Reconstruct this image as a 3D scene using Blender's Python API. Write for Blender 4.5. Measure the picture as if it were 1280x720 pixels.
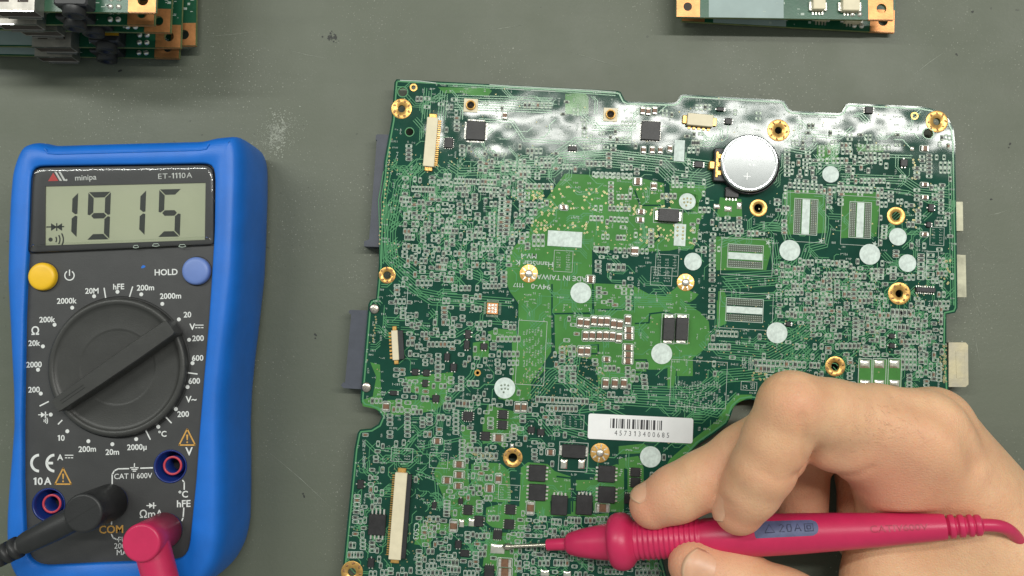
import bpy, bmesh, math, random
import numpy as np
from mathutils import Vector, Matrix

random.seed(7)
for o in list(bpy.data.objects):
    bpy.data.objects.remove(o)
scene = bpy.context.scene
col = scene.collection
U = 0.001                     # everything below is written in millimetres

# ------------------------------------------------------------------ camera
FPX = 1109.0                  # focal length in photograph pixels (1280 wide)
TILT = math.radians(3.2)
CAM = Vector((0.0, -17.0, 314.0))
cam_d = bpy.data.cameras.new('camera')
cam_d.sensor_width = 36.0
cam_d.lens = 36.0 * FPX / 1280.0
cam_d.clip_start = 0.01
cam_d.clip_end = 20.0
cam = bpy.data.objects.new('camera', cam_d)
cam.location = CAM * U
cam.rotation_euler = (TILT, 0, 0)
col.objects.link(cam)
scene.camera = cam
CR = Matrix.Rotation(TILT, 3, 'X')

# ------------------------------------------------------------------ light
world = bpy.data.worlds.new('World')
scene.world = world
world.use_nodes = True
wb = world.node_tree.nodes['Background']
wb.inputs[0].default_value = (0.92, 1.0, 0.93, 1)
wb.inputs[1].default_value = 0.27


def tube_lamp(name, loc, sx, sy, watt, colr, rz=0.0):
    d = bpy.data.lights.new(name, 'AREA')
    d.shape = 'RECTANGLE'
    d.size, d.size_y = sx, sy
    d.energy = watt
    d.color = colr
    o = bpy.data.objects.new(name, d)
    o.location = loc
    o.rotation_euler = (0, 0, rz)
    col.objects.link(o)
    return o


tube_lamp('ceiling_tube_lamp', (0.46, 0.362, 1.25), 1.12, 0.045, 9.0, (1.0, 0.985, 0.93))
tube_lamp('ceiling_tube_lamp', (-0.95, 0.62, 1.35), 1.1, 0.10, 9.0, (0.98, 1.0, 0.94))

vs = scene.view_settings
vs.view_transform = 'Standard'
vs.look = 'None'
vs.gamma = 1.0
vs.exposure = 0.48
vs.use_curve_mapping = False
scene.render.engine = 'CYCLES'


# ------------------------------------------------------------------ helpers
def P(x, y, z=0.0):
    """the point of the horizontal plane z (mm) seen at photograph position x, y"""
    d = CR @ Vector(((x - 640.0) / FPX, (360.0 - y) / FPX, -1.0))
    t = (z - CAM.z) / d.z
    return CAM + d * t


ORG = {}


def link(o, parent=None, origin=None):
    col.objects.link(o)
    if parent is not None:
        o.parent = parent
        ORG[o.name] = ORG.get(parent.name, Vector((0, 0, 0)))
    return o


def thing(name, label, cat, loc, group=None):
    o = bpy.data.objects.new(name, None)
    o.empty_display_size = 0.01
    o.location = Vector(loc) * U
    col.objects.link(o)
    ORG[o.name] = Vector(loc)
    o['label'] = label
    o['category'] = cat
    if group:
        o['group'] = group
    return o


def tag(o, label, cat, group=None):
    o['label'] = label
    o['category'] = cat
    if group:
        o['group'] = group
    return o


class MB:
    """collects geometry in millimetres"""

    def __init__(self):
        self.v = []
        self.f = []
        self.m = []
        self.s = []

    def add(self, vs_, fs, mi=0, smooth=False):
        b = len(self.v)
        self.v.extend([tuple(q) for q in vs_])
        for f in fs:
            self.f.append(tuple(i + b for i in f))
            self.m.append(mi)
            self.s.append(smooth)

    def box(self, c, s, rz=0.0, mi=0, bev=0.0):
        hx, hy, hz = s[0] / 2, s[1] / 2, s[2] / 2
        if bev > 0:
            b = min(bev, hx * .9, hy * .9)
            ring = [(-hx + b, -hy), (hx - b, -hy), (hx, -hy + b), (hx, hy - b), (hx - b, hy), (-hx + b, hy), (-hx, hy - b), (-hx, -hy + b)]
            tb = min(bev, hz * .9)
            k = [(1 - b / hx) , (1 - b / hy)]
            rows = [[(x, y, -hz) for x, y in ring], [(x, y, hz - tb) for x, y in ring],
                    [(x * (hx - tb) / hx, y * (hy - tb) / hy, hz) for x, y in ring]]
            vv = [q for r in rows for q in r]
            ff = []
            for r in range(2):
                for i in range(8):
                    j = (i + 1) % 8
                    ff.append((r * 8 + i, r * 8 + j, r * 8 + 8 + j, r * 8 + 8 + i))
            ff.append(tuple(range(16, 24)))
            ff.append(tuple(range(7, -1, -1)))
        else:
            vv = [(x, y, z) for z in (-hz, hz) for y in (-hy, hy) for x in (-hx, hx)]
            ff = [(0, 2, 3, 1), (4, 5, 7, 6), (0, 1, 5, 4), (2, 6, 7, 3), (0, 4, 6, 2), (1, 3, 7, 5)]
        ca, sa = math.cos(rz), math.sin(rz)
        vv = [(c[0] + x * ca - y * sa, c[1] + x * sa + y * ca, c[2] + z) for x, y, z in vv]
        self.add(vv, ff, mi)

    def flat(self, pts, mi=0):
        """one face; turned so that it looks up"""
        a = 0.0
        n = len(pts)
        for i in range(n):
            j = (i + 1) % n
            a += pts[i][0] * pts[j][1] - pts[j][0] * pts[i][1]
        ids = tuple(range(n)) if a > 0 else tuple(range(n - 1, -1, -1))
        self.add(pts, [ids], mi)

    def prism(self, pts2, z0, z1, mi=0, smooth=False):
        a = sum(pts2[i][0] * pts2[(i + 1) % len(pts2)][1] - pts2[(i + 1) % len(pts2)][0] * pts2[i][1] for i in range(len(pts2)))
        p = list(pts2) if a > 0 else list(reversed(pts2))
        n = len(p)
        self.add([(q[0], q[1], z0) for q in p] + [(q[0], q[1], z1) for q in p],
                 [tuple(range(n - 1, -1, -1)), tuple(range(n, 2 * n))], mi)
        self.add([(q[0], q[1], z0) for q in p] + [(q[0], q[1], z1) for q in p],
                 [(i, (i + 1) % n, n + (i + 1) % n, n + i) for i in range(n)], mi, smooth)

    def disc(self, c, r, n=24, mi=0):
        c = (c[0], c[1], c[2] + 0.0004 * (len(self.f) % 97))
        self.flat([(c[0] + r * math.cos(2 * math.pi * i / n), c[1] + r * math.sin(2 * math.pi * i / n), c[2]) for i in range(n)], mi)

    def annulus(self, c, r0, r1, n=32, mi=0):
        a = [(c[0] + r0 * math.cos(2 * math.pi * i / n), c[1] + r0 * math.sin(2 * math.pi * i / n), c[2]) for i in range(n)]
        b = [(c[0] + r1 * math.cos(2 * math.pi * i / n), c[1] + r1 * math.sin(2 * math.pi * i / n), c[2]) for i in range(n)]
        self.add(a + b, [(i, n + i, n + (i + 1) % n, (i + 1) % n) for i in range(n)], mi)

    def lathe(self, prof, c=(0, 0, 0), axis=None, n=32, mi=0, smooth=True, cap=True):
        """prof: (distance along axis, radius). axis: matrix whose Z column is the axis"""
        M = axis if axis is not None else Matrix.Identity(3)
        c = Vector(c)
        vv, ff = [], []
        for (h, r) in prof:
            for i in range(n):
                t = 2 * math.pi * i / n
                vv.append(c + M @ Vector((r * math.cos(t), r * math.sin(t), h)))
        for k in range(len(prof) - 1):
            for i in range(n):
                j = (i + 1) % n
                ff.append((k * n + i, k * n + j, (k + 1) * n + j, (k + 1) * n + i))
        self.add(vv, ff, mi, smooth)
        if cap:
            k = (len(prof) - 1) * n
            self.add(vv[:n], [tuple(range(n - 1, -1, -1))], mi)
            self.add(vv[k:], [tuple(range(n))], mi)

    def tube(self, pts, rad, n=16, mi=0):
        pts = [Vector(p) for p in pts]
        vv, ff = [], []
        up = Vector((0, 0, 1))
        for k, p in enumerate(pts):
            a = pts[max(0, k - 1)]
            b = pts[min(len(pts) - 1, k + 1)]
            t = (b - a).normalized()
            s = t.cross(up)
            if s.length < 1e-4:
                s = Vector((1, 0, 0))
            s.normalize()
            w = s.cross(t)
            r = rad(k / (len(pts) - 1)) if callable(rad) else rad
            for i in range(n):
                an = 2 * math.pi * i / n
                vv.append(p + s * (r * math.cos(an)) + w * (r * math.sin(an)))
        for k in range(len(pts) - 1):
            for i in range(n):
                j = (i + 1) % n
                ff.append((k * n + i, k * n + j, (k + 1) * n + j, (k + 1) * n + i))
        self.add(vv, ff, mi, True)
        k = (len(pts) - 1) * n
        self.add(vv[:n], [tuple(range(n - 1, -1, -1))], mi)
        self.add(vv[k:], [tuple(range(n))], mi)

    def text(self, s, c, h, rz=0.0, mi=0, bold=0.0, sx=1.0, mat3=None):
        vv, ff = line_shape(s, bold)
        ca, sa = math.cos(rz), math.sin(rz)
        out = []
        for x, y in vv:
            x, y = x * h * sx, y * h
            out.append((c[0] + x * ca - y * sa, c[1] + x * sa + y * ca, c[2]))
        self.add(out, ff, mi)

    def mesh(self, name, mats, org=(0, 0, 0)):
        me = bpy.data.meshes.new(name)
        v = [((q[0] - org[0]) * U, (q[1] - org[1]) * U, (q[2] - org[2]) * U) for q in self.v]
        me.from_pydata(v, [], self.f)
        for m in (mats if isinstance(mats, (list, tuple)) else [mats]):
            me.materials.append(m)
        me.polygons.foreach_set('material_index', self.m)
        me.polygons.foreach_set('use_smooth', self.s)
        me.update()
        return me

    def build(self, name, mats, parent=None, kind=None, weld=False):
        org = ORG.get(parent.name, Vector((0, 0, 0))) if parent is not None else Vector((0, 0, 0))
        o = bpy.data.objects.new(name, self.mesh(name, mats, org))
        if weld:
            bm = bmesh.new()
            bm.from_mesh(o.data)
            bmesh.ops.remove_doubles(bm, verts=bm.verts, dist=1e-7)
            bm.to_mesh(o.data)
            bm.free()
        link(o, parent)
        if kind:
            o['kind'] = kind
        return o


def put(me, name, loc, rz, parent, kind=None):
    """a part that shares its mesh; loc in world millimetres"""
    o = bpy.data.objects.new(name, me)
    o.location = (Vector(loc) - ORG.get(parent.name, Vector((0, 0, 0)))) * U
    o.rotation_euler = (0, 0, rz)
    link(o, parent)
    if kind:
        o['kind'] = kind
    return o


def sub(me, name, parent):
    o = bpy.data.objects.new(name, me)
    col.objects.link(o)
    o.parent = parent
    return o


_T = {}


def text_shape(s, bold=0.0):
    """outline letters as flat faces, capital height 1, centred"""
    key = (s, bold)
    if key in _T:
        return _T[key]
    cu = bpy.data.curves.new('letters', 'FONT')
    cu.body = s
    cu.size = 1.0
    cu.align_x = 'CENTER'
    cu.offset = bold
    cu.resolution_u = 3
    o = bpy.data.objects.new('letters', cu)
    col.objects.link(o)
    dg = bpy.context.evaluated_depsgraph_get()
    me = o.evaluated_get(dg).to_mesh()
    vv = [(v.co.x, v.co.y) for v in me.vertices]
    ff = [tuple(p.vertices) for p in me.polygons]
    o.evaluated_get(dg).to_mesh_clear()
    bpy.data.objects.remove(o)
    bpy.data.curves.remove(cu)
    k = 0.715
    vv = [(x / k, y / k - 0.5) for x, y in vv]
    _T[key] = (vv, ff)
    return _T[key]


def line_shape(s, bold=0.0):
    """a line of letters; figure one is drawn with a flag, as on the instrument"""
    if '1' not in s:
        return text_shape(s, bold)
    x = 0.0
    V, F = [], []
    for ch in s:
        if ch == ' ':
            x += 0.4
            continue
        if ch == '1':
            w = 0.09 + bold * 1.5
            vv = [(0.02, 0.20), (0.30 - w, 0.36 - w), (0.30 - w, -0.5), (0.30 + w, -0.5), (0.30 + w, 0.5), (0.30 - w * 0.2, 0.5), (0.02, 0.20 + w * 1.6)]
            ff = [(0, 1, 6), (1, 2, 3, 4, 5, 6)]
            vv = [(a, b) for a, b in vv]
        else:
            vv, ff = text_shape(ch, bold)
        x0 = min(a for a, b in vv)
        x1 = max(a for a, b in vv)
        k = len(V)
        V += [(a - x0 + x, b) for a, b in vv]
        F += [tuple(i + k for i in f) for f in ff]
        x += x1 - x0 + 0.17
    x -= 0.17
    return [(a - x / 2, b) for a, b in V], F


def outline_mesh(name, outline, holes, z0, z1, mats, org):
    """a slab with real holes, from a filled 2D curve"""
    cu = bpy.data.curves.new('slab', 'CURVE')
    cu.dimensions = '2D'
    cu.fill_mode = 'BOTH'
    cu.extrude = (z1 - z0) / 2 * U
    for loop in [outline] + holes:
        sp = cu.splines.new('POLY')
        sp.points.add(len(loop) - 1)
        for i, q in enumerate(loop):
            sp.points[i].co = ((q[0] - org[0]) * U, (q[1] - org[1]) * U, 0, 1)
        sp.use_cyclic_u = True
    o = bpy.data.objects.new('slab', cu)
    col.objects.link(o)
    dg = bpy.context.evaluated_depsgraph_get()
    me = bpy.data.meshes.new_from_object(o.evaluated_get(dg))
    me.name = name
    bpy.data.objects.remove(o)
    bpy.data.curves.remove(cu)
    me.transform(Matrix.Translation((0, 0, ((z0 + z1) / 2 - org[2]) * U)))
    me.materials.clear()
    for m in mats:
        me.materials.append(m)
    for p in me.polygons:
        p.material_index = 0
        p.use_smooth = False
    return me


def circle(c, r, n=28):
    return [(c[0] + r * math.cos(2 * math.pi * i / n), c[1] + r * math.sin(2 * math.pi * i / n)) for i in range(n)]


def inside(p, poly):
    x, y = p[0], p[1]
    r = False
    n = len(poly)
    j = n - 1
    for i in range(n):
        xi, yi = poly[i][0], poly[i][1]
        xj, yj = poly[j][0], poly[j][1]
        if (yi > y) != (yj > y) and x < (xj - xi) * (y - yi) / (yj - yi) + xi:
            r = not r
        j = i
    return r


# ------------------------------------------------------------------ materials
def mat(name, rgb, rough=0.5, metal=0.0, spec=0.5, var=0.0, vscale=400.0, bump=0.0, bscale=2000.0, coat=0.0, sss=0.0,
        rgb2=None, rvar=0.0, coat_r=0.1, bdist=0.0002, bdet=3):
    m = bpy.data.materials.new(name)
    m.use_nodes = True
    nt = m.node_tree
    b = nt.nodes['Principled BSDF']
    b.inputs['Base Color'].default_value = (*rgb, 1)
    b.inputs['Roughness'].default_value = rough
    b.inputs['Metallic'].default_value = metal
    b.inputs['Specular IOR Level'].default_value = spec
    if coat:
        b.inputs['Coat Weight'].default_value = coat
        b.inputs['Coat Roughness'].default_value = coat_r
    if var or bump or rvar or rgb2:
        tc = nt.nodes.new('ShaderNodeTexCoord')
    if var or rgb2:
        no = nt.nodes.new('ShaderNodeTexNoise')
        no.inputs['Scale'].default_value = vscale
        no.inputs['Detail'].default_value = 5
        no.inputs['Roughness'].default_value = 0.62
        nt.links.new(tc.outputs['Object'], no.inputs['Vector'])
        mx = nt.nodes.new('ShaderNodeMix')
        mx.data_type = 'RGBA'
        a = tuple(max(0, q * (1 - var)) for q in rgb)
        c = rgb2 if rgb2 else tuple(min(1, q * (1 + var)) for q in rgb)
        mx.inputs[6].default_value = (*a, 1)
        mx.inputs[7].default_value = (*c, 1)
        rp = nt.nodes.new('ShaderNodeMapRange')
        rp.inputs[1].default_value = 0.32
        rp.inputs[2].default_value = 0.68
        nt.links.new(no.outputs['Fac'], rp.inputs[0])
        nt.links.new(rp.outputs[0], mx.inputs[0])
        nt.links.new(mx.outputs[2], b.inputs['Base Color'])
    if rvar:
        n2 = nt.nodes.new('ShaderNodeTexNoise')
        n2.inputs['Scale'].default_value = vscale * 0.6
        n2.inputs['Detail'].default_value = 4
        nt.links.new(tc.outputs['Object'], n2.inputs['Vector'])
        r2 = nt.nodes.new('ShaderNodeMapRange')
        r2.inputs[1].default_value = 0.3
        r2.inputs[2].default_value = 0.7
        r2.inputs[3].default_value = max(0.02, rough - rvar)
        r2.inputs[4].default_value = rough + rvar
        nt.links.new(n2.outputs['Fac'], r2.inputs[0])
        nt.links.new(r2.outputs[0], b.inputs['Roughness'])
    if bump:
        n3 = nt.nodes.new('ShaderNodeTexNoise')
        n3.inputs['Scale'].default_value = bscale
        n3.inputs['Detail'].default_value = bdet
        nt.links.new(tc.outputs['Object'], n3.inputs['Vector'])
        bp = nt.nodes.new('ShaderNodeBump')
        bp.inputs['Strength'].default_value = bump
        bp.inputs['Distance'].default_value = bdist
        nt.links.new(n3.outputs['Fac'], bp.inputs['Height'])
        nt.links.new(bp.outputs['Normal'], b.inputs['Normal'])
        if coat:
            nt.links.new(bp.outputs['Normal'], b.inputs['Coat Normal'])
    if sss:
        b.inputs['Subsurface Weight'].default_value = sss
        b.inputs['Subsurface Radius'].default_value = (0.004, 0.0015, 0.0008)
        b.inputs['Subsurface Scale'].default_value = 1.0
    return m


M = {}
M['mask_dark'] = mat('solder_mask_over_laminate', (0.009, 0.055, 0.036), 0.085, spec=0.22, var=0.22, vscale=60, bump=1.0, bscale=48, rvar=0.025, bdist=0.0005, bdet=2)
M['mask_copper'] = mat('solder_mask_over_copper', (0.068, 0.215, 0.054), 0.10, spec=0.18, var=0.16, vscale=60, bump=1.0, bscale=48, rvar=0.03, bdist=0.0004, bdet=2)
M['trace'] = mat('solder_mask_over_trace', (0.088, 0.27, 0.125), 0.17, spec=0.3)
M['edge'] = mat('laminate_edge', (0.16, 0.19, 0.07), 0.7, var=0.25)
M['silk'] = mat('silkscreen_ink', (0.43, 0.50, 0.44), 0.6, var=0.12, vscale=900)
M['silk_dot'] = mat('white_silkscreen_patch', (0.60, 0.68, 0.64), 0.65, var=0.18, vscale=700)
M['gold'] = mat('gold_plating', (0.62, 0.36, 0.11), 0.34, metal=0.75, var=0.3, vscale=600, bump=0.2)
M['copper'] = mat('bare_copper', (0.62, 0.27, 0.10), 0.38, metal=0.6, var=0.18, vscale=300, bump=0.12)
M['tin'] = mat('solder_tin', (0.70, 0.68, 0.62), 0.30, metal=0.8, var=0.2, vscale=900, bump=0.5, bscale=1800)
M['tinyend'] = mat('tiny_part_ends', (0.24, 0.27, 0.21), 0.4, metal=0.4, var=0.3, vscale=1500)
M['pad'] = mat('tinned_pad', (0.22, 0.27, 0.21), 0.4, metal=0.5, var=0.3, vscale=1500)
M['via'] = mat('via_gold', (0.42, 0.38, 0.19), 0.4, metal=0.5, var=0.25, vscale=800)
M['chip'] = mat('black_epoxy', (0.022, 0.021, 0.022), 0.42, spec=0.4, var=0.3, vscale=500, bump=0.2, bscale=4000)
M['capbody'] = mat('ceramic_brown', (0.17, 0.085, 0.045), 0.45, var=0.3, vscale=900)
M['resbody'] = mat('resistor_dark', (0.035, 0.038, 0.035), 0.5, var=0.3, vscale=1500)
M['hole'] = mat('plated_hole_inside', (0.03, 0.018, 0.008), 0.6)
M['cream'] = mat('cream_connector_plastic', (0.70, 0.62, 0.44), 0.45, var=0.06, vscale=300, bump=0.05)
M['blackplastic'] = mat('black_connector_plastic', (0.018, 0.018, 0.02), 0.45, var=0.3, vscale=300, bump=0.1)
M['slate'] = mat('slate_blue_connector_plastic', (0.052, 0.058, 0.078), 0.5, var=0.12, vscale=200, bump=0.1)
M['steel'] = mat('nickel_shell', (0.44, 0.40, 0.35), 0.32, metal=1.0, var=0.2, vscale=250, rvar=0.08, bump=0.1)
M['nickel'] = mat('battery_steel', (0.52, 0.54, 0.54), 0.125, metal=0.9, var=0.06, vscale=160)
M['paper'] = mat('sticker_paper', (0.80, 0.80, 0.80), 0.55, var=0.03, vscale=200)
M['ink'] = mat('printed_ink', (0.03, 0.03, 0.035), 0.5)
# ------------------------------------------------------------------ the work surface
def table_material():
    m = bpy.data.materials.new('worn_bench_mat')
    m.use_nodes = True
    nt = m.node_tree
    N, L = nt.nodes, nt.links
    b = N['Principled BSDF']
    tc = N.new('ShaderNodeTexCoord')

    def noise(scale, detail=5, rough=0.6, w=None):
        n = N.new('ShaderNodeTexNoise')
        n.inputs['Scale'].default_value = scale
        n.inputs['Detail'].default_value = detail
        n.inputs['Roughness'].default_value = rough
        if w:
            mp = N.new('ShaderNodeMapping')
            mp.inputs['Scale'].default_value = w
            L.new(tc.outputs['Object'], mp.inputs['Vector'])
            L.new(mp.outputs[0], n.inputs['Vector'])
        else:
            L.new(tc.outputs['Object'], n.inputs['Vector'])
        return n.outputs['Fac']

    def rng(s, a, c, lo=0.0, hi=1.0):
        r = N.new('ShaderNodeMapRange')
        r.inputs[1].default_value = a
        r.inputs[2].default_value = c
        r.inputs[3].default_value = lo
        r.inputs[4].default_value = hi
        L.new(s, r.inputs[0])
        return r.outputs[0]

    def mix(fac, a, c):
        x = N.new('ShaderNodeMix')
        x.data_type = 'RGBA'
        if isinstance(fac, float):
            x.inputs[0].default_value = fac
        else:
            L.new(fac, x.inputs[0])
        for s, i in ((a, 6), (c, 7)):
            if isinstance(s, tuple):
                x.inputs[i].default_value = (*s, 1)
            else:
                L.new(s, x.inputs[i])
        return x.outputs[2]

    def mul(a, c):
        x = N.new('ShaderNodeMath')
        x.operation = 'MULTIPLY'
        L.new(a, x.inputs[0])
        if isinstance(c, float):
            x.inputs[1].default_value = c
        else:
            L.new(c, x.inputs[1])
        return x.outputs[0]

    base = mix(rng(noise(9, 4), 0.3, 0.7), (0.106, 0.119, 0.087), (0.130, 0.142, 0.107))
    base = mix(mul(rng(noise(45, 6, 0.7), 0.45, 0.75), 0.35), base, (0.145, 0.151, 0.122))
    # long faint rub marks
    base = mix(mul(rng(noise(14, 4, 0.6, (1, 9, 1)), 0.52, 0.72), 0.12), base, (0.072, 0.079, 0.060))
    # speckles: pale dust in patches, dark burn flecks
    dust = mul(rng(noise(1500, 2, 0.5), 0.665, 0.70), rng(noise(22, 3), 0.45, 0.62))
    base = mix(mul(dust, 0.75), base, (0.42, 0.42, 0.36))
    fleck = mul(rng(noise(420, 2, 0.5), 0.71, 0.74), rng(noise(13, 2), 0.5, 0.6))
    base = mix(mul(fleck, 0.6), base, (0.05, 0.052, 0.045))
    L.new(base, b.inputs['Base Color'])
    L.new(rng(noise(30, 5), 0.3, 0.7, 0.42, 0.56), b.inputs['Roughness'])
    b.inputs['Specular IOR Level'].default_value = 0.35
    bp = N.new('ShaderNodeBump')
    bp.inputs['Strength'].default_value = 0.25
    bp.inputs['Distance'].default_value = 0.0003
    L.new(noise(700, 4, 0.65), bp.inputs['Height'])
    L.new(bp.outputs['Normal'], b.inputs['Normal'])
    return m


M['table'] = table_material()
mb = MB()
mb.box((0, 0, -9), (900, 700, 18), bev=2)
table = mb.build('tabletop', M['table'])
table['kind'] = 'structure'
M['smudge'] = mat('pale_residue', (0.25, 0.265, 0.22), 0.7, var=0.4, vscale=600)
M['scorch'] = mat('dark_scorch', (0.028, 0.03, 0.026), 0.6)
# dried residue beside the meter, a scorch spot and scratches: marks worn into the top
mb = MB()
rs = random.Random(3)
for i in range(900):
    x = rs.gauss(346, 14) + rs.uniform(-6, 6)
    y = rs.gauss(168, 13) - (x - 346) * .35
    c = P(x, y, 0.06)
    mb.disc(c, rs.uniform(0.05, 0.26) * (1.25 if abs(x - 347) < 10 else 0.7), 7)
for i in range(520):
    x, y = rs.uniform(0, 1280), rs.uniform(0, 720)
    if rs.random() < 0.45:
        x, y = rs.uniform(1200, 1280), rs.uniform(90, 480)
    c = P(x, y, 0.06)
    mb.disc(c, rs.uniform(0.04, 0.13), 6)
o = mb.build('dust_marks', M['smudge'], table, 'stuff')
mb = MB()
for i in range(46):
    c = P(rs.gauss(415, 4), rs.gauss(47, 2.6), 0.06)
    mb.disc(c, rs.uniform(0.1, 0.45), 7)
for (x, y) in ((1216, 15), (1196, 68), (1262, 182), (150, 90), (1240, 250), (380, 620), (395, 420)):
    for k in range(3):
        c = P(x + rs.uniform(-1.5, 1.5), y + rs.uniform(-3, 3), 0.06)
        mb.disc(c, rs.uniform(0.15, 0.4), 7)
o = mb.build('scorch_marks', M['scorch'], table, 'stuff')
mb = MB()
for (x0, y0, x1, y1) in ((250, 46, 330, 38), (1140, 95, 1185, 62), (360, 395, 368, 402), (1232, 270, 1262, 262), (1225, 300, 1240, 318),
                         (350, 60, 420, 75), (600, 40, 660, 30), (1215, 400, 1228, 470), (330, 560, 420, 640), (700, 60, 790, 88), (1205, 340, 1235, 420)):
    a, c = P(x0, y0, 0.07), P(x1, y1, 0.07)
    d = (c - a).normalized()
    nn = Vector((-d.y, d.x, 0)) * 0.07
    mid = (a + c) / 2 + nn * rs.uniform(-8, 8)
    mb.flat([a, mid - nn, c, mid + nn])
o = mb.build('scratches', M['smudge'], table, 'stuff')
# ------------------------------------------------------------------ the multimeter
M['holster'] = mat('blue_rubber_holster', (0.004, 0.135, 0.56), 0.42, spec=0.45, var=0.10, vscale=60, bump=0.22, bscale=2600, rvar=0.05)
M['panel'] = mat('charcoal_panel', (0.048, 0.048, 0.049), 0.42, spec=0.4, var=0.10, vscale=120, bump=0.18, bscale=3500)
M['knob'] = mat('knob_plastic', (0.036, 0.036, 0.034), 0.40, spec=0.45, var=0.12, vscale=150, bump=0.25, bscale=3500)
M['knobgap'] = mat('knob_gap', (0.008, 0.008, 0.008), 0.6)
M['bezel'] = mat('display_bezel', (0.040, 0.038, 0.042), 0.3, spec=0.5, var=0.08, vscale=80)
M['lcd'] = mat('lcd_glass', (0.40, 0.43, 0.30), 0.35, spec=0.3, rgb2=(0.47, 0.49, 0.36), vscale=18)
M['segment'] = mat('lcd_segment', (0.012, 0.016, 0.014), 0.4)
M['wink'] = mat('white_panel_ink', (0.66, 0.67, 0.66), 0.6, var=0.12, vscale=1500)
M['oink'] = mat('orange_panel_ink', (0.56, 0.30, 0.06), 0.6, var=0.12, vscale=1500)
M['rink'] = mat('red_panel_ink', (0.55, 0.06, 0.06), 0.6)
M['ybutton'] = mat('yellow_button', (0.80, 0.47, 0.012), 0.40, var=0.05, vscale=200)
M['bbutton'] = mat('slate_blue_button', (0.125, 0.20, 0.48), 0.42, var=0.05, vscale=200)
M['jackblue'] = mat('jack_collar_blue', (0.010, 0.028, 0.17), 0.32)
M['jackred'] = mat('jack_ring_red', (0.50, 0.045, 0.07), 0.35)
M['leadblack'] = mat('black_lead_rubber', (0.016, 0.016, 0.017), 0.45, var=0.2, vscale=200, bump=0.2, bscale=3000)
M['leadred'] = mat('crimson_lead_plastic', (0.52, 0.020, 0.088), 0.36, spec=0.45, var=0.07, vscale=120, bump=0.16, bscale=3000, sss=0.0)


def clear_plastic():
    m = bpy.data.materials.new('clear_window_plastic')
    m.use_nodes = True
    nt = m.node_tree
    nt.nodes.clear()
    out = nt.nodes.new('ShaderNodeOutputMaterial')
    tr = nt.nodes.new('ShaderNodeBsdfTransparent')
    tr.inputs[0].default_value = (0.95, 0.96, 0.95, 1)
    gl = nt.nodes.new('ShaderNodeBsdfGlossy')
    gl.inputs['Roughness'].default_value = 0.09
    fr = nt.nodes.new('ShaderNodeFresnel')
    fr.inputs[0].default_value = 1.5
    mx = nt.nodes.new('ShaderNodeMixShader')
    tc = nt.nodes.new('ShaderNodeTexCoord')
    no = nt.nodes.new('ShaderNodeTexNoise')
    no.inputs['Scale'].default_value = 260
    bp = nt.nodes.new('ShaderNodeBump')
    bp.inputs['Strength'].default_value = 0.25
    bp.inputs['Distance'].default_value = 0.0004
    nt.links.new(tc.outputs['Object'], no.inputs['Vector'])
    nt.links.new(no.outputs['Fac'], bp.inputs['Height'])
    nt.links.new(bp.outputs['Normal'], gl.inputs['Normal'])
    nt.links.new(fr.outputs[0], mx.inputs[0])
    nt.links.new(tr.outputs[0], mx.inputs[1])
    nt.links.new(gl.outputs[0], mx.inputs[2])
    nt.links.new(mx.outputs[0], out.inputs['Surface'])
    return m


M['clear'] = clear_plastic()

ZP = 33.0                      # front panel
meter = thing('multimeter', 'blue rubber-cased digital multimeter showing 1915 on its grey display', 'multimeter', P(160, 450, 0).to_tuple())
mctr = P(152, 452, 20)


def polar(poly, n=360, c=None):
    out = []
    for i in range(n):
        t = 2 * math.pi * i / n
        d = (math.cos(t), math.sin(t))
        best = None
        for k in range(len(poly)):
            a = poly[k]
            b = poly[(k + 1) % len(poly)]
            ax, ay = a[0] - c[0], a[1] - c[1]
            bx, by = b[0] - c[0], b[1] - c[1]
            ex, ey = bx - ax, by - ay
            den = d[0] * ey - d[1] * ex
            if abs(den) < 1e-9:
                continue
            s = (ax * ey - ay * ex) / den
            u = (ax * d[1] - ay * d[0]) / den
            if s > 0 and -1e-6 <= u <= 1 + 1e-6:
                if best is None or s > best:
                    best = s
        out.append((c[0] + d[0] * best, c[1] + d[1] * best))
    return out


def smooth_loop(p, k=2):
    for _ in range(k):
        n = len(p)
        p = [((p[i - 1][0] + 2 * p[i][0] + p[(i + 1) % n][0]) / 4, (p[i - 1][1] + 2 * p[i][1] + p[(i + 1) % n][1]) / 4) for i in range(n)]
    return p


def inset(p, d):
    n = len(p)
    out = []
    for i in range(n):
        a, b = p[i - 2], p[(i + 2) % n]
        tx, ty = b[0] - a[0], b[1] - a[1]
        l = math.hypot(tx, ty) or 1
        out.append((p[i][0] - ty / l * d, p[i][1] + tx / l * d))
    return out


HOL = [(20, 190, 32), (27, 179, 32), (38, 174.5, 32), (54, 173.5, 32), (63, 178, 32), (160, 175, 32), (257, 172.5, 32), (266, 168, 32), (288, 168, 31),
       (308, 173, 22), (322, 184, 14), (331, 203, 10), (331, 240, 10), (329, 300, 10), (327, 345, 10), (321, 400, 10), (315, 450, 10), (311, 490, 10),
       (309.5, 530, 10), (310, 570, 10), (310, 610, 10), (309, 655, 10), (303, 682, 10), (290, 703, 12), (270, 722, 18), (245, 738, 28), (215, 745, 32), (160, 748, 32), (90, 748, 32),
       (45, 742, 32), (22, 728, 31), (10, 705, 31), (6.5, 675, 31), (7, 640, 31), (10, 600, 31), (13, 565, 31), (15.5, 530, 31), (15, 490, 31), (13, 450, 31), (10.5, 400, 31),
       (8, 350, 31), (9, 300, 31), (11, 250, 31), (14, 215, 31)]
outer = smooth_loop(polar([P(*q) for q in HOL], 360, mctr), 2)
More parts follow.
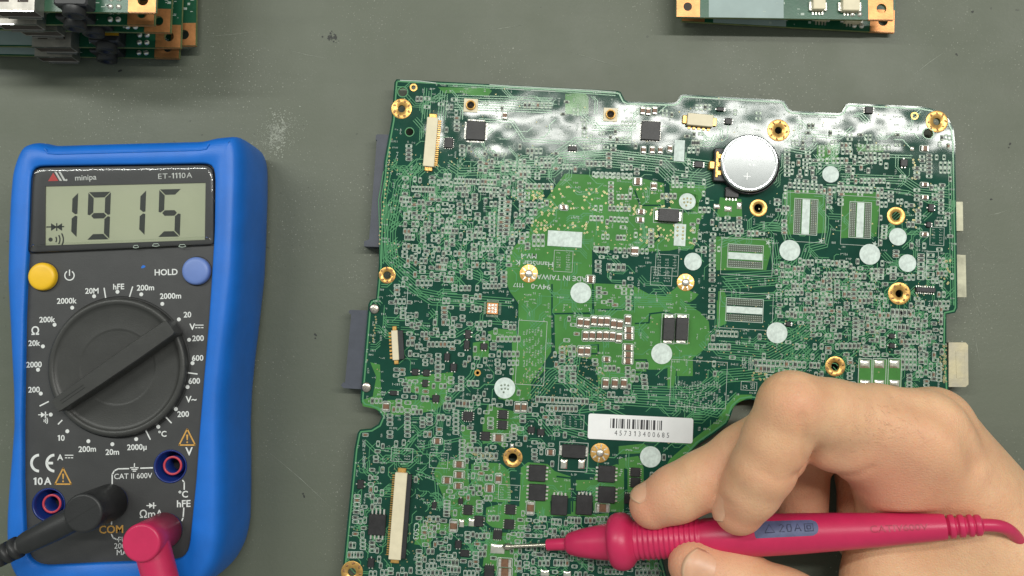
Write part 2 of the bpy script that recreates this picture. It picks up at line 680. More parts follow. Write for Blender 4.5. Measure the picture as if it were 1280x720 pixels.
PAN = [(40, 222), (41.5, 213), (46, 208.5), (55, 207.5), (160, 206), (256, 204.5), (264, 205.5), (268.5, 210), (270, 222), (269, 290), (266, 340), (262, 400), (256, 470), (251, 530), (246, 600), (240, 660), (238, 680),
       (234, 692), (225, 698), (210, 700), (130, 703), (60, 706.5), (48, 705), (38, 698), (34, 688), (32, 660), (30, 600), (30, 530), (31, 470), (32, 400), (34.5, 340), (37.5, 290)]
pan = smooth_loop(polar([P(x, y, ZP + 0.8) for x, y in PAN], 360, mctr), 1)
mb = MB()
rings = [(inset(outer, 4.5), 0.0), (inset(outer, 2.2), 0.8), (inset(outer, 0.9), 3.0), (inset(outer, 0.2), 7.0), (outer, 13.0), (inset(outer, 0.15), 22.0), (inset(outer, 0.5), 28.0),
         (inset(outer, 1.0), 31.0), (inset(outer, 1.8), 33.0), (inset(outer, 2.8), 34.3), (inset(outer, 4.0), 34.9)]
rings.append(([(0.55 * a[0] + 0.45 * b[0], 0.55 * a[1] + 0.45 * b[1]) for a, b in zip(rings[-1][0], pan)], 35.0))
rings.append((inset(pan, -0.55), 34.9))
rings.append((inset(pan, -0.15), 34.6))
rings.append((pan, 34.0))
rings.append((pan, 32.0))
n = 360
vv = [(q[0], q[1], z) for r, z in rings for q in r]
ff = []
for k in range(len(rings) - 1):
    for i in range(n):
        j = (i + 1) % n
        ff.append((k * n + i, k * n + j, (k + 1) * n + j, (k + 1) * n + i))
ff.append(tuple(range(n - 1, -1, -1)))
mb.add(vv, ff, 0, True)
hol = mb.build('holster', M['holster'], meter)
# the grip groove let into the top end of the holster
mb = MB()
a, b = P(62, 181, 34.6), P(258, 175.5, 34.6)
g = MB()
gl = [P(x, y, 34.9) for x, y in ((56, 186), (60, 191.5), (70, 192.5), (160, 190), (250, 187.5), (258, 186), (261, 180))]
g.tube(gl, 0.32, 8)
g.build('grip_ridge', M['holster'], hol)

JACKS = [(213, 583), (61, 631), (139, 627), (207, 662)]
holes = [circle(P(x, y, ZP), 4.9, 36) for x, y in JACKS]
panel_me = outline_mesh('front_panel', pan, holes, 29.5, ZP, [M['panel']], ORG[meter.name])
fp = bpy.data.objects.new('front_panel', panel_me)
link(fp, meter)
for i, (x, y) in enumerate(JACKS):
    c = P(x, y, ZP)
    mb = MB()
    mb.lathe([(24.0, 5.0), (33.0, 5.0), (33.12, 5.25), (33.12, 4.85), (32.6, 4.6), (24.2, 4.4), (24.2, 0.5)], (c.x, c.y, 0), n=36, cap=False)
    j = mb.build('jack_socket', M['jackblue'], meter)
    mb = MB()
    mb.lathe([(24.2, 2.3), (24.2, 2.95), (30.9, 2.95), (30.9, 2.3), (24.2, 2.3)], (c.x, c.y, 0), n=32, cap=False)
    mb.build('jack_tube', M['jackblue'], j)
    mb = MB()
    mb.lathe([(30.95, 3.0), (31.25, 3.0), (31.35, 2.9), (31.35, 2.45), (31.2, 2.35), (30.95, 2.35)], (c.x, c.y, 0), n=32, cap=False)
    mb.build('jack_ring', M['jackred'], j)
    mb = MB()
    mb.lathe([(24.3, 2.3), (24.4, 0.3)], (c.x, c.y, 0), n=24)
    mb.build('contact', M['knobgap'], j)

# display
ZD = ZP + 0.08
COV = [(39.5, 224), (41.5, 214), (47, 209.5), (56, 208.5), (160, 207), (255, 205.5), (262, 206.5), (267, 211), (268.8, 222), (269, 306.5), (150, 312), (36, 317), (37, 290)]
LCD = [(57.5, 233), (257.5, 228.5), (256.5, 300), (57, 307)]
mb = MB()
cov = [P(x, y, ZD) for x, y in COV]
lcdp = [P(x, y, ZD) for x, y in LCD]
bez = outline_mesh('display_bezel', cov, [lcdp], ZP + 0.01, ZD + 0.35, [M['bezel']], ORG[meter.name])
bo = bpy.data.objects.new('display_bezel', bez)
link(bo, meter)
mb = MB()
mb.flat([P(x, y, ZD) for x, y in ((52, 229), (262, 224), (261, 304), (52, 311))])
lcd = mb.build('display_screen', M['lcd'], meter)
# seven-segment figures, drawn where the screen shows them
ZS = ZD + 0.06
seg = MB()


def zq(x, y):
    return P(x / 3.765, 160 + y / 3.765, ZS)


def segpoly(pts):
    seg.flat([zq(*q) for q in pts])


def digit(x0, y0, w, h, which, sl=8, t=26):
    """bars a..g of one figure in a slightly leaning cell"""
    def S(u, v):
        return (x0 + u + sl * (1 - v / h), y0 + v - 0.022 * u)
    g = 3
    H = h / 2
    B = {
        'a': [(g, 0), (w - g, 0), (w - t - g, t), (t + g, t)],
        'd': [(t + g, h - t), (w - t - g, h - t), (w - g, h), (g, h)],
        'g': [(t * .55 + g, H), (t + g, H - t * .5), (w - t - g, H - t * .5), (w - t * .55 - g, H), (w - t - g, H + t * .5), (t + g, H + t * .5)],
        'f': [(0, g), (t, t + g), (t, H - t * .5 - g), (t * .4, H - g), (0, H - g * 2)],
        'b': [(w, g), (w, H - g * 2), (w - t * .4, H - g), (w - t, H - t * .5 - g), (w - t, t + g)],
        'e': [(0, H + g * 2), (t * .4, H + g), (t, H + t * .5 + g), (t, h - t - g), (0, h - g)],
        'c': [(w - t * .4, H + g), (w, H + g * 2), (w, h - g), (w - t, h - t - g), (w - t, H + t * .5 + g)],
    }
    for k in which:
        segpoly([S(*q) for q in B[k]])


digit(250, 305, 110, 213, 'bc')
digit(408, 302, 106, 224, 'abcdfg')
digit(572, 294, 108, 214, 'bc')
digit(742, 289, 104, 224, 'acdfg')
# diode sign and sounder waves
segpoly([(240, 448), (240, 484), (268, 466)])
segpoly([(264, 448), (270, 448), (270, 484), (264, 484)])
segpoly([(218, 463), (302, 461), (302, 467), (218, 469)])
segpoly([(292, 448), (264, 466), (292, 484)])


def arc(mbx, c, r, a0, a1, w, f, n=10):
    for i in range(n):
        t0 = a0 + (a1 - a0) * i / n
        t1 = a0 + (a1 - a0) * (i + 1) / n
        mbx.flat([f(c[0] + q * math.cos(t), c[1] + q * math.sin(t)) for q, t in ((r - w, t0), (r + w, t0), (r + w, t1), (r - w, t1))])


seg.flat([zq(238 + 10 * math.cos(t * math.pi / 6), 525 + 10 * math.sin(t * math.pi / 6)) for t in range(12)])
for r in (24, 40, 56):
    arc(seg, (242, 525), r, -0.55, 0.55, 3.2, zq)
seg.build('display_figures', M['segment'], lcd)
# clear window with rounded rim lying over bezel and screen
covd = smooth_loop(polar(cov, 240, P(155, 262, ZD)), 1)
mb = MB()
rg = [(covd, ZD + 0.36), (inset(covd, 0.06), ZD + 0.75), (inset(covd, 0.25), ZD + 1.05), (inset(covd, 0.6), ZD + 1.27), (inset(covd, 1.1), ZD + 1.4), (inset(covd, 1.8), ZD + 1.47), (inset(covd, 2.8), ZD + 1.5)]
n = 240
vv = [(q[0], q[1], z) for r, z in rg for q in r]
ff = [(k * n + i, k * n + (i + 1) % n, (k + 1) * n + (i + 1) % n, (k + 1) * n + i) for k in range(len(rg) - 1) for i in range(n)]
ff.append(tuple(range((len(rg) - 1) * n, len(rg) * n)))
mb.add(vv, ff, 0, True)
mb.build('display_window', M['clear'], meter)
MR = math.radians(1.6)
mb = MB()
mb.text('ET-1110A', P(219, 219.5, ZD + 0.42), 1.75, MR + .01, sx=1.12)
mb.text('minipa', P(107, 221.5, ZD + 0.42), 1.8, MR + .02, sx=1.05, bold=0.01)
for x in (68, 73):
    mb.flat([P(x, 214.5, ZD + 0.42), P(x + 2.5, 214.5, ZD + 0.42), P(x + 9.5, 226, ZD + 0.42), P(x + 6.5, 226, ZD + 0.42)])
mb.disc(P(83, 225, ZD + 0.42), 0.35, 8)
mb.build('maker_print', M['wink'], bo)
mb = MB()
mb.flat([P(66.5, 216, ZD + 0.42), P(73, 226, ZD + 0.42), P(60, 226.5, ZD + 0.42)])
mb.build('maker_mark', M['rink'], bo)
# protective-film scraps left on the window's lower rim
mb = MB()
for (x, y, w) in ((170, 309, 7), (195, 307, 9), (228, 308, 9)):
    c = P(x, y, ZD + 1.58)
    mb.tube([c + Vector((-w / 8, -.1, 0)), c + Vector((-w / 12, .55, .05)), c + Vector((w / 14, .6, .1)), c + Vector((w / 8, .0, 0)), c + Vector((0, -.25, 0.02)), c + Vector((-w / 8, -.1, 0))], 0.11, 6)
mb.build('film_scraps', M['silk'], meter)

# buttons
for nm, x, y, mt in (('power_button', 52, 345.5, 'ybutton'), ('hold_button', 244.5, 338.5, 'bbutton')):
    c = P(x, y, ZP + 1.5)
    mb = MB()
    mb.lathe([(ZP - 1, 4.75), (ZP + .02, 4.75), (ZP + .02, 4.5)], (c.x, c.y, 0), n=36, cap=False)
    w = mb.build(nm + '_well', M['knobgap'], meter)
    mb = MB()
    mb.lathe([(ZP - 1, 4.4), (ZP + 1.2, 4.4), (ZP + 1.7, 4.15), (ZP + 1.95, 3.7), (ZP + 2.05, 3.0), (ZP + 2.08, 0.05)], (c.x, c.y, 0), n=40)
    mb.build(nm, M[mt], meter)

# rotary knob
kc = P(146, 459, ZP + 2)
mb = MB()
mb.lathe([(ZP - .5, 22.4), (ZP + .03, 22.4), (ZP + .03, 21.8)], (kc.x, kc.y, 0), n=72, cap=False)
mb.build('knob_gap', M['knobgap'], meter)
mb = MB()
mb.lathe([(ZP - .5, 21.8), (ZP + 1.8, 21.7), (ZP + 2.3, 21.4), (ZP + 2.5, 20.9), (ZP + 2.5, 20.1), (ZP + 2.2, 19.7), (ZP + 1.9, 19.4), (ZP + 1.75, 18.5), (ZP + 1.6, 12.2), (ZP + 1.62, 12.0), (ZP + 1.5, 11.6), (ZP + 1.49, 11.3), (ZP + 1.45, 0.2)],
         (kc.x, kc.y, 0), n=96)
knob = mb.build('rotary_knob', M['knob'], meter)
e0, e1 = P(68.5, 508, ZP + 8), P(213, 408, ZP + 8)
d = (e1 - e0)
L_ = d.length
ang = math.atan2(d.y, d.x)
cm = (e0 + e1) / 2
mb = MB()
hw0, hw1 = 3.1, 2.5
HX = L_ / 2
prof = [(-HX, 2.0), (-HX + 1, 2.35), (-HX * .3, 2.75), (HX * .4, 2.95), (HX - 0.8, 2.75), (HX, 2.4)]
top = [(x, y * 0.86) for x, y in prof] + [(x, -y * 0.86) for x, y in reversed(prof)]
bot = [(x, y) for x, y in prof] + [(x, -y) for x, y in reversed(prof)]
lip = [(x, y * 0.97) for x, y in prof] + [(x, -y * 0.97) for x, y in reversed(prof)]
vv = []
for ring, z in ((bot, ZP + 1.2), (lip, ZP + 7.4), (top, ZP + 8.0)):
    for x, y in ring:
        vv.append((kc.x + x * math.cos(ang) - y * math.sin(ang) + (cm.x - kc.x), kc.y + x * math.sin(ang) + y * math.cos(ang) + (cm.y - kc.y), z))
n = len(bot)
ff = [(k * n + i, k * n + (i + 1) % n, (k + 1) * n + (i + 1) % n, (k + 1) * n + i) for k in range(2) for i in range(n)]
ff = [tuple(reversed(f)) for f in ff]
ff.append(tuple(range(3 * n - 1, 2 * n - 1, -1)))
mb.add(vv, ff)
mb.build('grip_bar', M['knob'], knob)
mb = MB()
ca, sa = math.cos(ang), math.sin(ang)
q0 = e0 + Vector((ca, sa, 0)) * 2.5
for off in (-0.45, 0.45):
    mb.box((q0.x + ca * 4 - sa * off, q0.y + sa * 4 + ca * off, ZP + 8.03), (8.5, 0.16, 0.1), ang)
mb.build('pointer_mark', M['knobgap'], knob)

# panel lettering
mb = MB()
ZT = ZP + 0.05


def T(s, x, y, hpx, bold=0.016, sx=1.0, b=None):
    (b or mb).text(s, P(x, y, ZT), hpx / 3.95, MR, bold=bold, sx=sx)


def Z2(x, y):
    return x / 3.765, 340 + y / 3.765


def Z3(x, y):
    return x / 3.765, 530 + y / 3.765


for s, x, y in (('20M', 433, 88), ('hFE', 558, 68), ('200m', 685, 73), ('2000m', 803, 112), ('20', 882, 200), ('200', 932, 311), ('600', 930, 404), ('600', 914, 512), ('200', 862, 668),
                ('2000k', 313, 135), ('200k', 221, 223), ('20k', 160, 334), ('2000', 160, 435), ('200', 160, 553)):
    T(s, *Z2(x, y), 7.0, 0.02)
for s, x, y in (('10', 288, 65), ('200m', 411, 117), ('20m', 529, 131), ('2000µ', 645, 108), ('°C', 764, 46)):
    T(s, *Z3(x, y), 7.0, 0.02)
T('Ω', *Z2(166, 276), 10, 0.02)
T('V', *Z2(905, 257), 8, 0.02)
T('V~', *Z2(900, 598), 8, 0.02)
T('HOLD', 207.5, 340, 7.6, 0.02)
T('A', *Z3(283, 156), 7.2, 0.02)
T('10A', *Z3(200, 268), 9.0, 0.024)
T('V', *Z3(890, 128), 10, 0.02)
T('°C', *Z3(862, 330), 8.0, 0.02)
T('hFE', *Z3(864, 374), 8.5, 0.02)
T('ΩmA', *Z3(711, 422), 9.5, 0.01)
T('CAT II 600V', *Z3(626, 244), 6.6, 0.004)
T('FUSED', *Z3(606, 542), 6.8, 0.0)
T('200mA', *Z3(590, 572), 6.8, 0.0)
T('MAX', *Z3(586, 603), 6.8, 0.0)


def line(pts, w=0.16, b=None):
    b = b or mb
    for i in range(len(pts) - 1):
        a, c = P(*pts[i], ZT), P(*pts[i + 1], ZT)
        dd = (c - a).normalized()
        nn = Vector((-dd.y, dd.x, 0)) * w
        ex = dd * w * 0.6
        b.flat([a - nn - ex, c - nn + ex, c + nn + ex, a + nn - ex])


for x, y in ((443, 114), (553, 93), (665, 105), (764, 150), (842, 223), (890, 319), (906, 429), (883, 541), (828, 645), (340, 168), (257, 248), (202, 350), (179, 460), (192, 572), (239, 671)):
    mb.disc(P(*Z2(x, y), ZT), 0.62, 14)
for x, y in ((317, 34), (416, 81), (529, 95), (641, 71), (745, 13)):
    mb.disc(P(*Z3(x, y), ZT), 0.62, 14)
for a, c in (((490, 76), (497, 120)), ((624, 70), (610, 115)), ((883, 474), (928, 480)), ((188, 630), (228, 610)), ((776, 678), (806, 710)), ((274, 716), (292, 698))):
    line([Z2(*a), Z2(*c)], 0.2)
line([Z3(686, 30), Z3(707, 72)], 0.2)
# dc bars
for zf, x, y, w in ((Z2, 938, 250, 38), (Z3, 325, 147, 38)):
    line([zf(x - w / 2, y), zf(x + w / 2, y)], 0.14)
    for k in (-1, 0, 1):
        line([zf(x + k * 14 - 4, y + 12), zf(x + k * 14 + 4, y + 12)], 0.14)
# power sign


def z1f(x, y):
    return P(x / 3.765, 160 + y / 3.765, ZT)


arc(mb, (327, 694), 22, -math.pi / 2 + .55, math.pi * 1.5 - .55, 2.6, z1f, 20)
line([(86.9, 160 + 668 / 3.765), (86.9, 160 + 694 / 3.765)], 0.17)
# range diode mark by the knob and above the lower right socket
for (x, y, zf) in ((203, 672, Z2), (712, 384, Z3)):
    line([zf(x - 22, y), zf(x + 22, y)], 0.14)
    mb.flat([P(*zf(x - 10, y - 13), ZT + .02), P(*zf(x + 9, y), ZT + .02), P(*zf(x - 10, y + 13), ZT + .02)])
    line([zf(x + 11, y - 13), zf(x + 11, y + 13)], 0.2)
for r in (10, 18, 26):
    arc(mb, (198, 700), r, -0.6, 0.6, 2, lambda x, y: P(*Z2(x, y), ZT), 6)
# CE mark
for cx in (186, 258):
    arc(mb, (cx, 184), 38, math.pi * 0.52, math.pi * 1.48, 6.2, lambda x, y: P(*Z3(x, y), ZT), 18)
line([Z3(222, 184), Z3(246, 184)], 0.4)
# bracket from the COM socket, earth sign
line([Z3(528, 285), Z3(528, 238), Z3(538, 220), Z3(556, 211), Z3(606, 210)], 0.2)
line([Z3(662, 208), Z3(718, 206)], 0.2)
line([Z3(633, 186), Z3(632, 206)], 0.16)
line([Z3(614, 206), Z3(651, 206)], 0.16)
line([Z3(620, 214), Z3(645, 214)], 0.16)
line([Z3(626, 222), Z3(639, 222)], 0.16)
line([Z3(860, 265), Z3(867, 275), Z3(867, 308)], 0.2)
line([Z3(865, 395), Z3(862, 440), Z3(856, 455)], 0.2)
line([Z3(525, 455), Z3(525, 472)], 0.2)
line([Z3(525, 520), Z3(532, 535), Z3(548, 543), Z3(565, 544)], 0.2)
mb.build('panel_lettering', M['wink'], fp)
mb = MB()
T('COM', *Z3(524, 495), 9.5, 0.02, b=mb)
mb.build('orange_lettering', M['oink'], fp)
for cx, cy in ((881, 66), (297, 250)):
    mb = MB()
    tri = [(0, -42), (38, 33), (-38, 33)]
    for k in range(3):
        a, c = tri[k], tri[(k + 1) % 3]
        line([Z3(cx + a[0], cy + a[1]), Z3(cx + c[0], cy + c[1])], 0.22, mb)
    mb.flat([P(*Z3(cx + u, cy + v), ZT) for u, v in ((-5, -16), (5, -16), (2.5, 10), (-2.5, 10))])
    mb.disc(P(*Z3(cx, cy + 20), ZT), 0.3, 8)
    mb.build('warning_triangle', M['oink'], fp)
# blue scuff on the panel
mb = MB()
for k in range(8):
    c = P(180 + random.uniform(-3, 3), 333.5 + random.uniform(-1.5, 1.5), ZT)
    mb.disc(c, random.uniform(.15, .35), 7)
mb.build('scuff', M['holster'], fp)

# ------------------------------------------------------------------ plugs and their leads


def frame(axis, up=Vector((0, 0, 1))):
    z = Vector(axis).normalized()
    x = up.cross(z)
    if x.length < 1e-3:
        x = Vector((1, 0, 0))
    x.normalize()
    y = z.cross(x)
    return Matrix((x, y, z)).transposed()


def bez(p0, p1, p2, p3, n=24):
    out = []
    for i in range(n + 1):
        t = i / n
        out.append(p0 * (1 - t) ** 3 + p1 * 3 * t * (1 - t) ** 2 + p2 * 3 * t * t * (1 - t) + p3 * t ** 3)
    return out


def elbow_plug(root, jack, ztop, arm_dir, arm_len, arm_z, r_plug, r0, r1, mt, collar):
    c = P(*jack, ZP)
    mb = MB()
    mb.lathe([(24.6, 1.9), (ZP - 2.5, 1.9), (ZP - 2.5, 4.2), (ZP + 1.0, 4.35), (ZP + 1.2, r_plug - .1), (ztop - .8, r_plug), (ztop - .25, r_plug - .2), (ztop, r_plug - .7), (ztop, r_plug - .8), (ztop, r_plug - 1), (ztop, 0.05)], (c.x, c.y, 0), n=40)
    b = mb.build('plug_body', mt, root)
    d = Vector((arm_dir[0], arm_dir[1], 0)).normalized()
    s = c + d * (r_plug * .3)
    s.z = arm_z
    mb = MB()
    mb.lathe([(0, r0), (arm_len * .5, r0 * .97), (arm_len * .92, r1), (arm_len, r1 - .4)], s, frame(d), n=32)
    mb.build('plug_arm', mt, root)
    return s, d


M['mould'] = mat('mould_line', (0.008, 0.008, 0.008), 0.6)
bl = thing('test_lead', 'black test lead with right-angle plug pushed into the COM socket', 'test lead', P(139, 627, ZP).to_tuple())
bdir = P(0, 690, 47) - P(106, 636, 47)
s, d = elbow_plug(bl, (139, 627), 51.5, bdir, 21, 46.2, 5.75, 3.9, 3.3, M['leadblack'], None)
e = s + d * 21
mb = MB()
prof = [(-1.2, 2.4), (0.2, 2.4)]
h = 0.2
for k in range(6):
    rr = 3.3 - 0.12 * k
    prof += [(h, rr - .9), (h + 1.0, rr - .9), (h + 1.05, rr), (h + 2.6, rr), (h + 2.65, rr - .9)]
    h += 2.65
mb.lathe(prof, e, frame(d), n=28)
mb.build('strain_relief', M['leadblack'], bl)
e2 = e + d * (h - .5)
q = [e2, e2 + d * 14, e2 + d * 40 + Vector((0, 0, -30)), e2 + d * 80 + Vector((20, -30, -43.5))]
mb = MB()
mb.tube(bez(*q, n=30), 1.9, 16)
mb.build('cable', M['leadblack'], bl)
mb = MB()
c = P(139, 627, ZP)
mb.box((c.x, c.y, 51.52), (10.0, 0.14, 0.08), math.atan2(d.y, d.x) + 0.08)
mb.build('mould_seam', M['mould'], bl)

rl = thing('test_lead', 'crimson test lead with right-angle plug pushed into the lower right meter socket', 'test lead', P(207, 662, ZP).to_tuple())
rdir = P(224, 740, 45) - P(205, 668, 45)
s, d = elbow_plug(rl, (207, 662), 51.5, rdir, 24, 45.0, 5.65, 5.2, 4.6, M['leadred'], None)
e = s + d * 24
mb = MB()
mb.lathe([(-1, 3.0), (14, 2.6)], e, frame(d), n=24)
mb.build('strain_relief', M['leadred'], rl)
e2 = e + d * 13
q = [e2, e2 + d * 14, e2 + d * 30 + Vector((0, 0, -35)), e2 + d * 60 + Vector((30, -20, -43.2))]
mb = MB()
mb.tube(bez(*q, n=30), 1.9, 16)
mb.build('cable', M['leadred'], rl)
# ------------------------------------------------------------------ the laptop main board
ZB = 8.0                        # its upper face
board = thing('motherboard', 'large green laptop motherboard lying component side up on the bench', 'circuit board', P(800, 420, 0).to_tuple())
BO = ORG[board.name]
BA = math.radians(-3.3)         # how the board is turned on the bench


def zf(x0, y0, k):
    return lambda x, y: (x0 + x / k, y0 + y / k)


Fz1 = zf(430, 80, 3.272)
Fz2 = zf(640, 180, 4.5)
Fz3 = zf(780, 80, 4.5)
Fz4 = zf(980, 100, 4.5)
Fz5 = zf(980, 240, 4.5)
Fz6 = zf(780, 240, 4.5)
Fz7 = zf(640, 340, 4.5)
Fz8 = zf(620, 480, 4.5)
Ff7 = zf(420, 500, 3.272)
Ff8 = zf(420, 300, 3.272)
Fh1 = zf(780, 440, 4.5)
Fb5 = zf(600, 600, 4.923)
Fb6 = zf(420, 560, 4.5)
Fb7 = zf(460, 180, 5.14)
Fb8 = zf(880, 370, 3.765)


def pts(f, l):
    return [f(*q) for q in l]


OUT = [(495.5, 99), (772, 113.5), (776, 115), (781, 125), (785, 127), (842, 128.5), (846, 127), (851, 119), (855, 118), (976, 125), (981, 127), (986, 136), (990, 138.5), (1048, 141.5),
       (1052, 140), (1057, 131), (1061, 129), (1150, 133), (1164, 135.5), (1176, 140), (1186, 149), (1192, 161), (1194, 180), (1195, 242), (1196, 300), (1197, 385), (1194, 391), (1183, 393),
       (1183, 430), (1186, 485), (1188, 540), (1150, 560), (1060, 540), (960, 512), (944, 500), (938, 499), (926, 501), (917, 509), (913, 521), (909, 530), (893, 542), (872, 556), (856, 574), (840, 592), (829, 612), (824, 640),
       (826, 690), (838, 735), (838, 790), (424, 790), (427.5, 720), (443, 561), (447, 541), (450, 537), (464, 535.5), (473, 530), (477, 521), (472, 513), (463, 509.5), (455, 508), (451, 503), (450.5, 498), (460.5, 380), (463, 375), (470, 373),
       (473.5, 331), (474, 300), (480, 202), (489.5, 150), (493, 103)]
outl = [P(x, y, ZB) for x, y in OUT]
RINGS = [  # x, y, outer px, inner px, kind
    (502, 136, 13, 4.6, 'ring'), (973, 163, 14, 4.6, 'ring'), (1171, 152, 14, 4.6, 'ring'), (948, 260, 11, 5.4, 'plain'), (1120, 270, 11.5, 5.4, 'plain'), (1124, 367, 14, 4.8, 'ring'),
    (484, 344, 10.5, 4.8, 'ring'), (1044, 458, 12.5, 5.2, 'ring'), (641, 572, 12, 5.4, 'ring'), (440, 715, 13.5, 5.0, 'ring')]
SCREWS = [(661, 342, 11.5), (857, 353, 11), (750, 566, 12)]
HOLES = [(512, 165, 5), (503.5, 115, 6), (1160, 167, 6.4), (517, 109.5, 3.0), (1143, 145, 3.0), (597, 466, 2.2)]
hl = [circle(P(x, y, ZB), ri / 3.62, 24) for x, y, ro, ri, k in RINGS] + [circle(P(x, y, ZB), r / 3.62, 20) for x, y, r in HOLES]
slab = outline_mesh('board_slab', outl, hl, ZB - 1.2, ZB, [M['mask_dark'], M['edge']], BO)
for p in slab.polygons:
    if abs(p.normal.z) < 0.5:
        p.material_index = 1
so = bpy.data.objects.new('board_slab', slab)
link(so, board)

# --- copper areas under the green lacquer
POURS = [
    [(706, 217), (793, 221), (830, 229), (831, 262), (838, 268), (884, 262), (874, 278), (872, 300), (866, 312), (800, 315), (742, 311), (742, 392), (690, 392), (690, 440), (664, 480), (650, 498), (641, 470), (648, 440), (648, 401), (648, 379), (637, 364), (631, 346), (634, 326), (640, 311), (662, 289), (665, 275), (669, 260), (681, 251)],
    [(837, 229), (884, 233), (878, 245), (870, 261), (838, 264)],
    [(692.5, 368), (740, 354), (790, 356), (812, 368), (840, 371), (858, 379), (875, 390), (886, 402), (888, 425), (880, 437), (866, 448), (866, 470), (846, 470), (846, 456), (828, 462), (806, 462), (790, 480), (748, 480), (744, 450), (694, 442)],
    pts(Fz6, [(520, 250), (820, 262), (830, 320), (800, 440), (520, 440), (500, 300)]),
    pts(Fz6, [(530, 560), (560, 545), (580, 600), (570, 720), (525, 720)]),
    pts(Fz5, [(10, 20), (230, 0), (240, 230), (20, 240)]),
    pts(Fz5, [(320, 0), (540, 0), (540, 40), (520, 250), (320, 260)]),
    pts(Fz4, [(0, 620), (225, 620), (228, 715), (0, 715)]),
    pts(Fz4, [(185, 365), (305, 365), (305, 460), (185, 460)]),
    pts(Fz4, [(410, 360), (560, 370), (560, 405), (410, 400)]),
    pts(Fz1, [(385, 95), (590, 98), (605, 110), (590, 130), (545, 132), (480, 118), (410, 120)]),
    pts(Fz1, [(905, 122), (985, 118), (1000, 135), (1000, 205), (905, 205)]),
    pts(Fz1, [(740, 490), (815, 490), (815, 545), (745, 560)]),
    pts(Fz6, [(255, 0), (360, 0), (420, 20), (420, 110), (300, 90)]),
    pts(Fz6, [(540, 30), (660, 40), (665, 140), (520, 140)]),
    pts(Fz6, [(300, 530), (420, 575), (400, 600), (370, 620), (285, 615), (230, 590)]),
    pts(Ff8, [(140, 500), (180, 510), (185, 640), (210, 720), (160, 690), (110, 680), (105, 655), (150, 640), (165, 560)]),
    pts(Ff8, [(620, 375), (660, 362), (735, 370), (745, 395), (735, 415), (640, 418)]),
    pts(Ff8, [(560, 420), (625, 410), (625, 480), (560, 480)]),
    pts(Ff8, [(720, 410), (850, 340), (855, 530), (800, 595), (720, 590)]),
    pts(Ff8, [(280, 560), (480, 540), (470, 600), (440, 660), (300, 620)]),
    pts(Ff8, [(660, 600), (790, 600), (800, 650), (740, 660), (665, 650)]),
    pts(Ff7, [(210, 0), (460, 0), (410, 40), (320, 60), (225, 60)]),
    pts(Ff7, [(565, 255), (660, 258), (705, 300), (705, 340), (700, 420), (625, 415), (555, 345), (548, 300)]),
    pts(Ff7, [(420, 255), (540, 235), (545, 345), (590, 400), (600, 470), (560, 520), (480, 500), (400, 300)]),
    pts(Ff7, [(615, 440), (690, 420), (765, 440), (790, 500), (760, 540), (640, 520), (608, 500)]),
    pts(Ff7, [(340, 505), (480, 505), (480, 545), (395, 545), (385, 600), (320, 590)]),
    pts(Ff7, [(610, 540), (765, 545), (760, 620), (720, 680), (600, 680), (610, 600)]),
    pts(Ff7, [(515, 95), (560, 130), (560, 210), (515, 220)]),
    pts(Ff7, [(620, 20), (745, 50), (760, 140), (700, 150), (690, 200), (650, 170), (600, 180), (600, 90)]),
    pts(Fz8, [(120, 0), (200, 0), (190, 80), (60, 100), (0, 60)]),
    pts(Fz8, [(140, 470), (180, 440), (290, 450), (330, 490), (420, 520), (420, 640), (300, 660), (290, 720), (130, 720)]),
    pts(Fz8, [(450, 540), (545, 540), (570, 490), (680, 450), (720, 470), (720, 720), (550, 720), (540, 600), (450, 600)]),
    pts(Fz8, [(690, 350), (830, 335), (850, 350), (810, 390), (690, 395)]),
    pts(Fz8, [(690, 420), (800, 405), (830, 470), (830, 640), (740, 640), (740, 480), (690, 460)]),
    pts(Fz8, [(1100, 430), (1170, 335), (1170, 350), (1130, 420), (1000, 520), (920, 600), (910, 540), (1010, 470)]),
    pts(Fb5, [(340, 150), (430, 110), (440, 210), (560, 210), (560, 130), (590, 130), (600, 215), (700, 215), (790, 200), (780, 270), (700, 250), (640, 220), (350, 225)]),
    pts(Fb5, [(1025, 490), (1090, 490), (1090, 560), (1025, 560)]),
    pts(Fb5, [(130, 460), (230, 460), (225, 591), (110, 591), (60, 510)]),
    pts(Fh1, [(245, 30), (270, 0), (350, 0), (300, 60), (280, 200), (245, 205)]),
    pts(Fh1, [(625, 240), (720, 240), (720, 262), (690, 262), (630, 290), (595, 340), (590, 380), (560, 400), (430, 500), (330, 600), (240, 690), (205, 690), (260, 600), (390, 490), (530, 380), (560, 320)]),
    pts(Fh1, [(0, 45), (140, 45), (130, 120), (0, 110)]),
    pts(Fb8, [(60, 20), (105, 30), (105, 130), (60, 150)]),
    pts(Fb6, [(560, 110), (700, 60), (745, 30), (745, 290), (690, 330), (610, 200), (560, 190)]),
    pts(Fb6, [(760, 90), (930, 90), (975, 130), (985, 300), (830, 300), (760, 230)]),
]
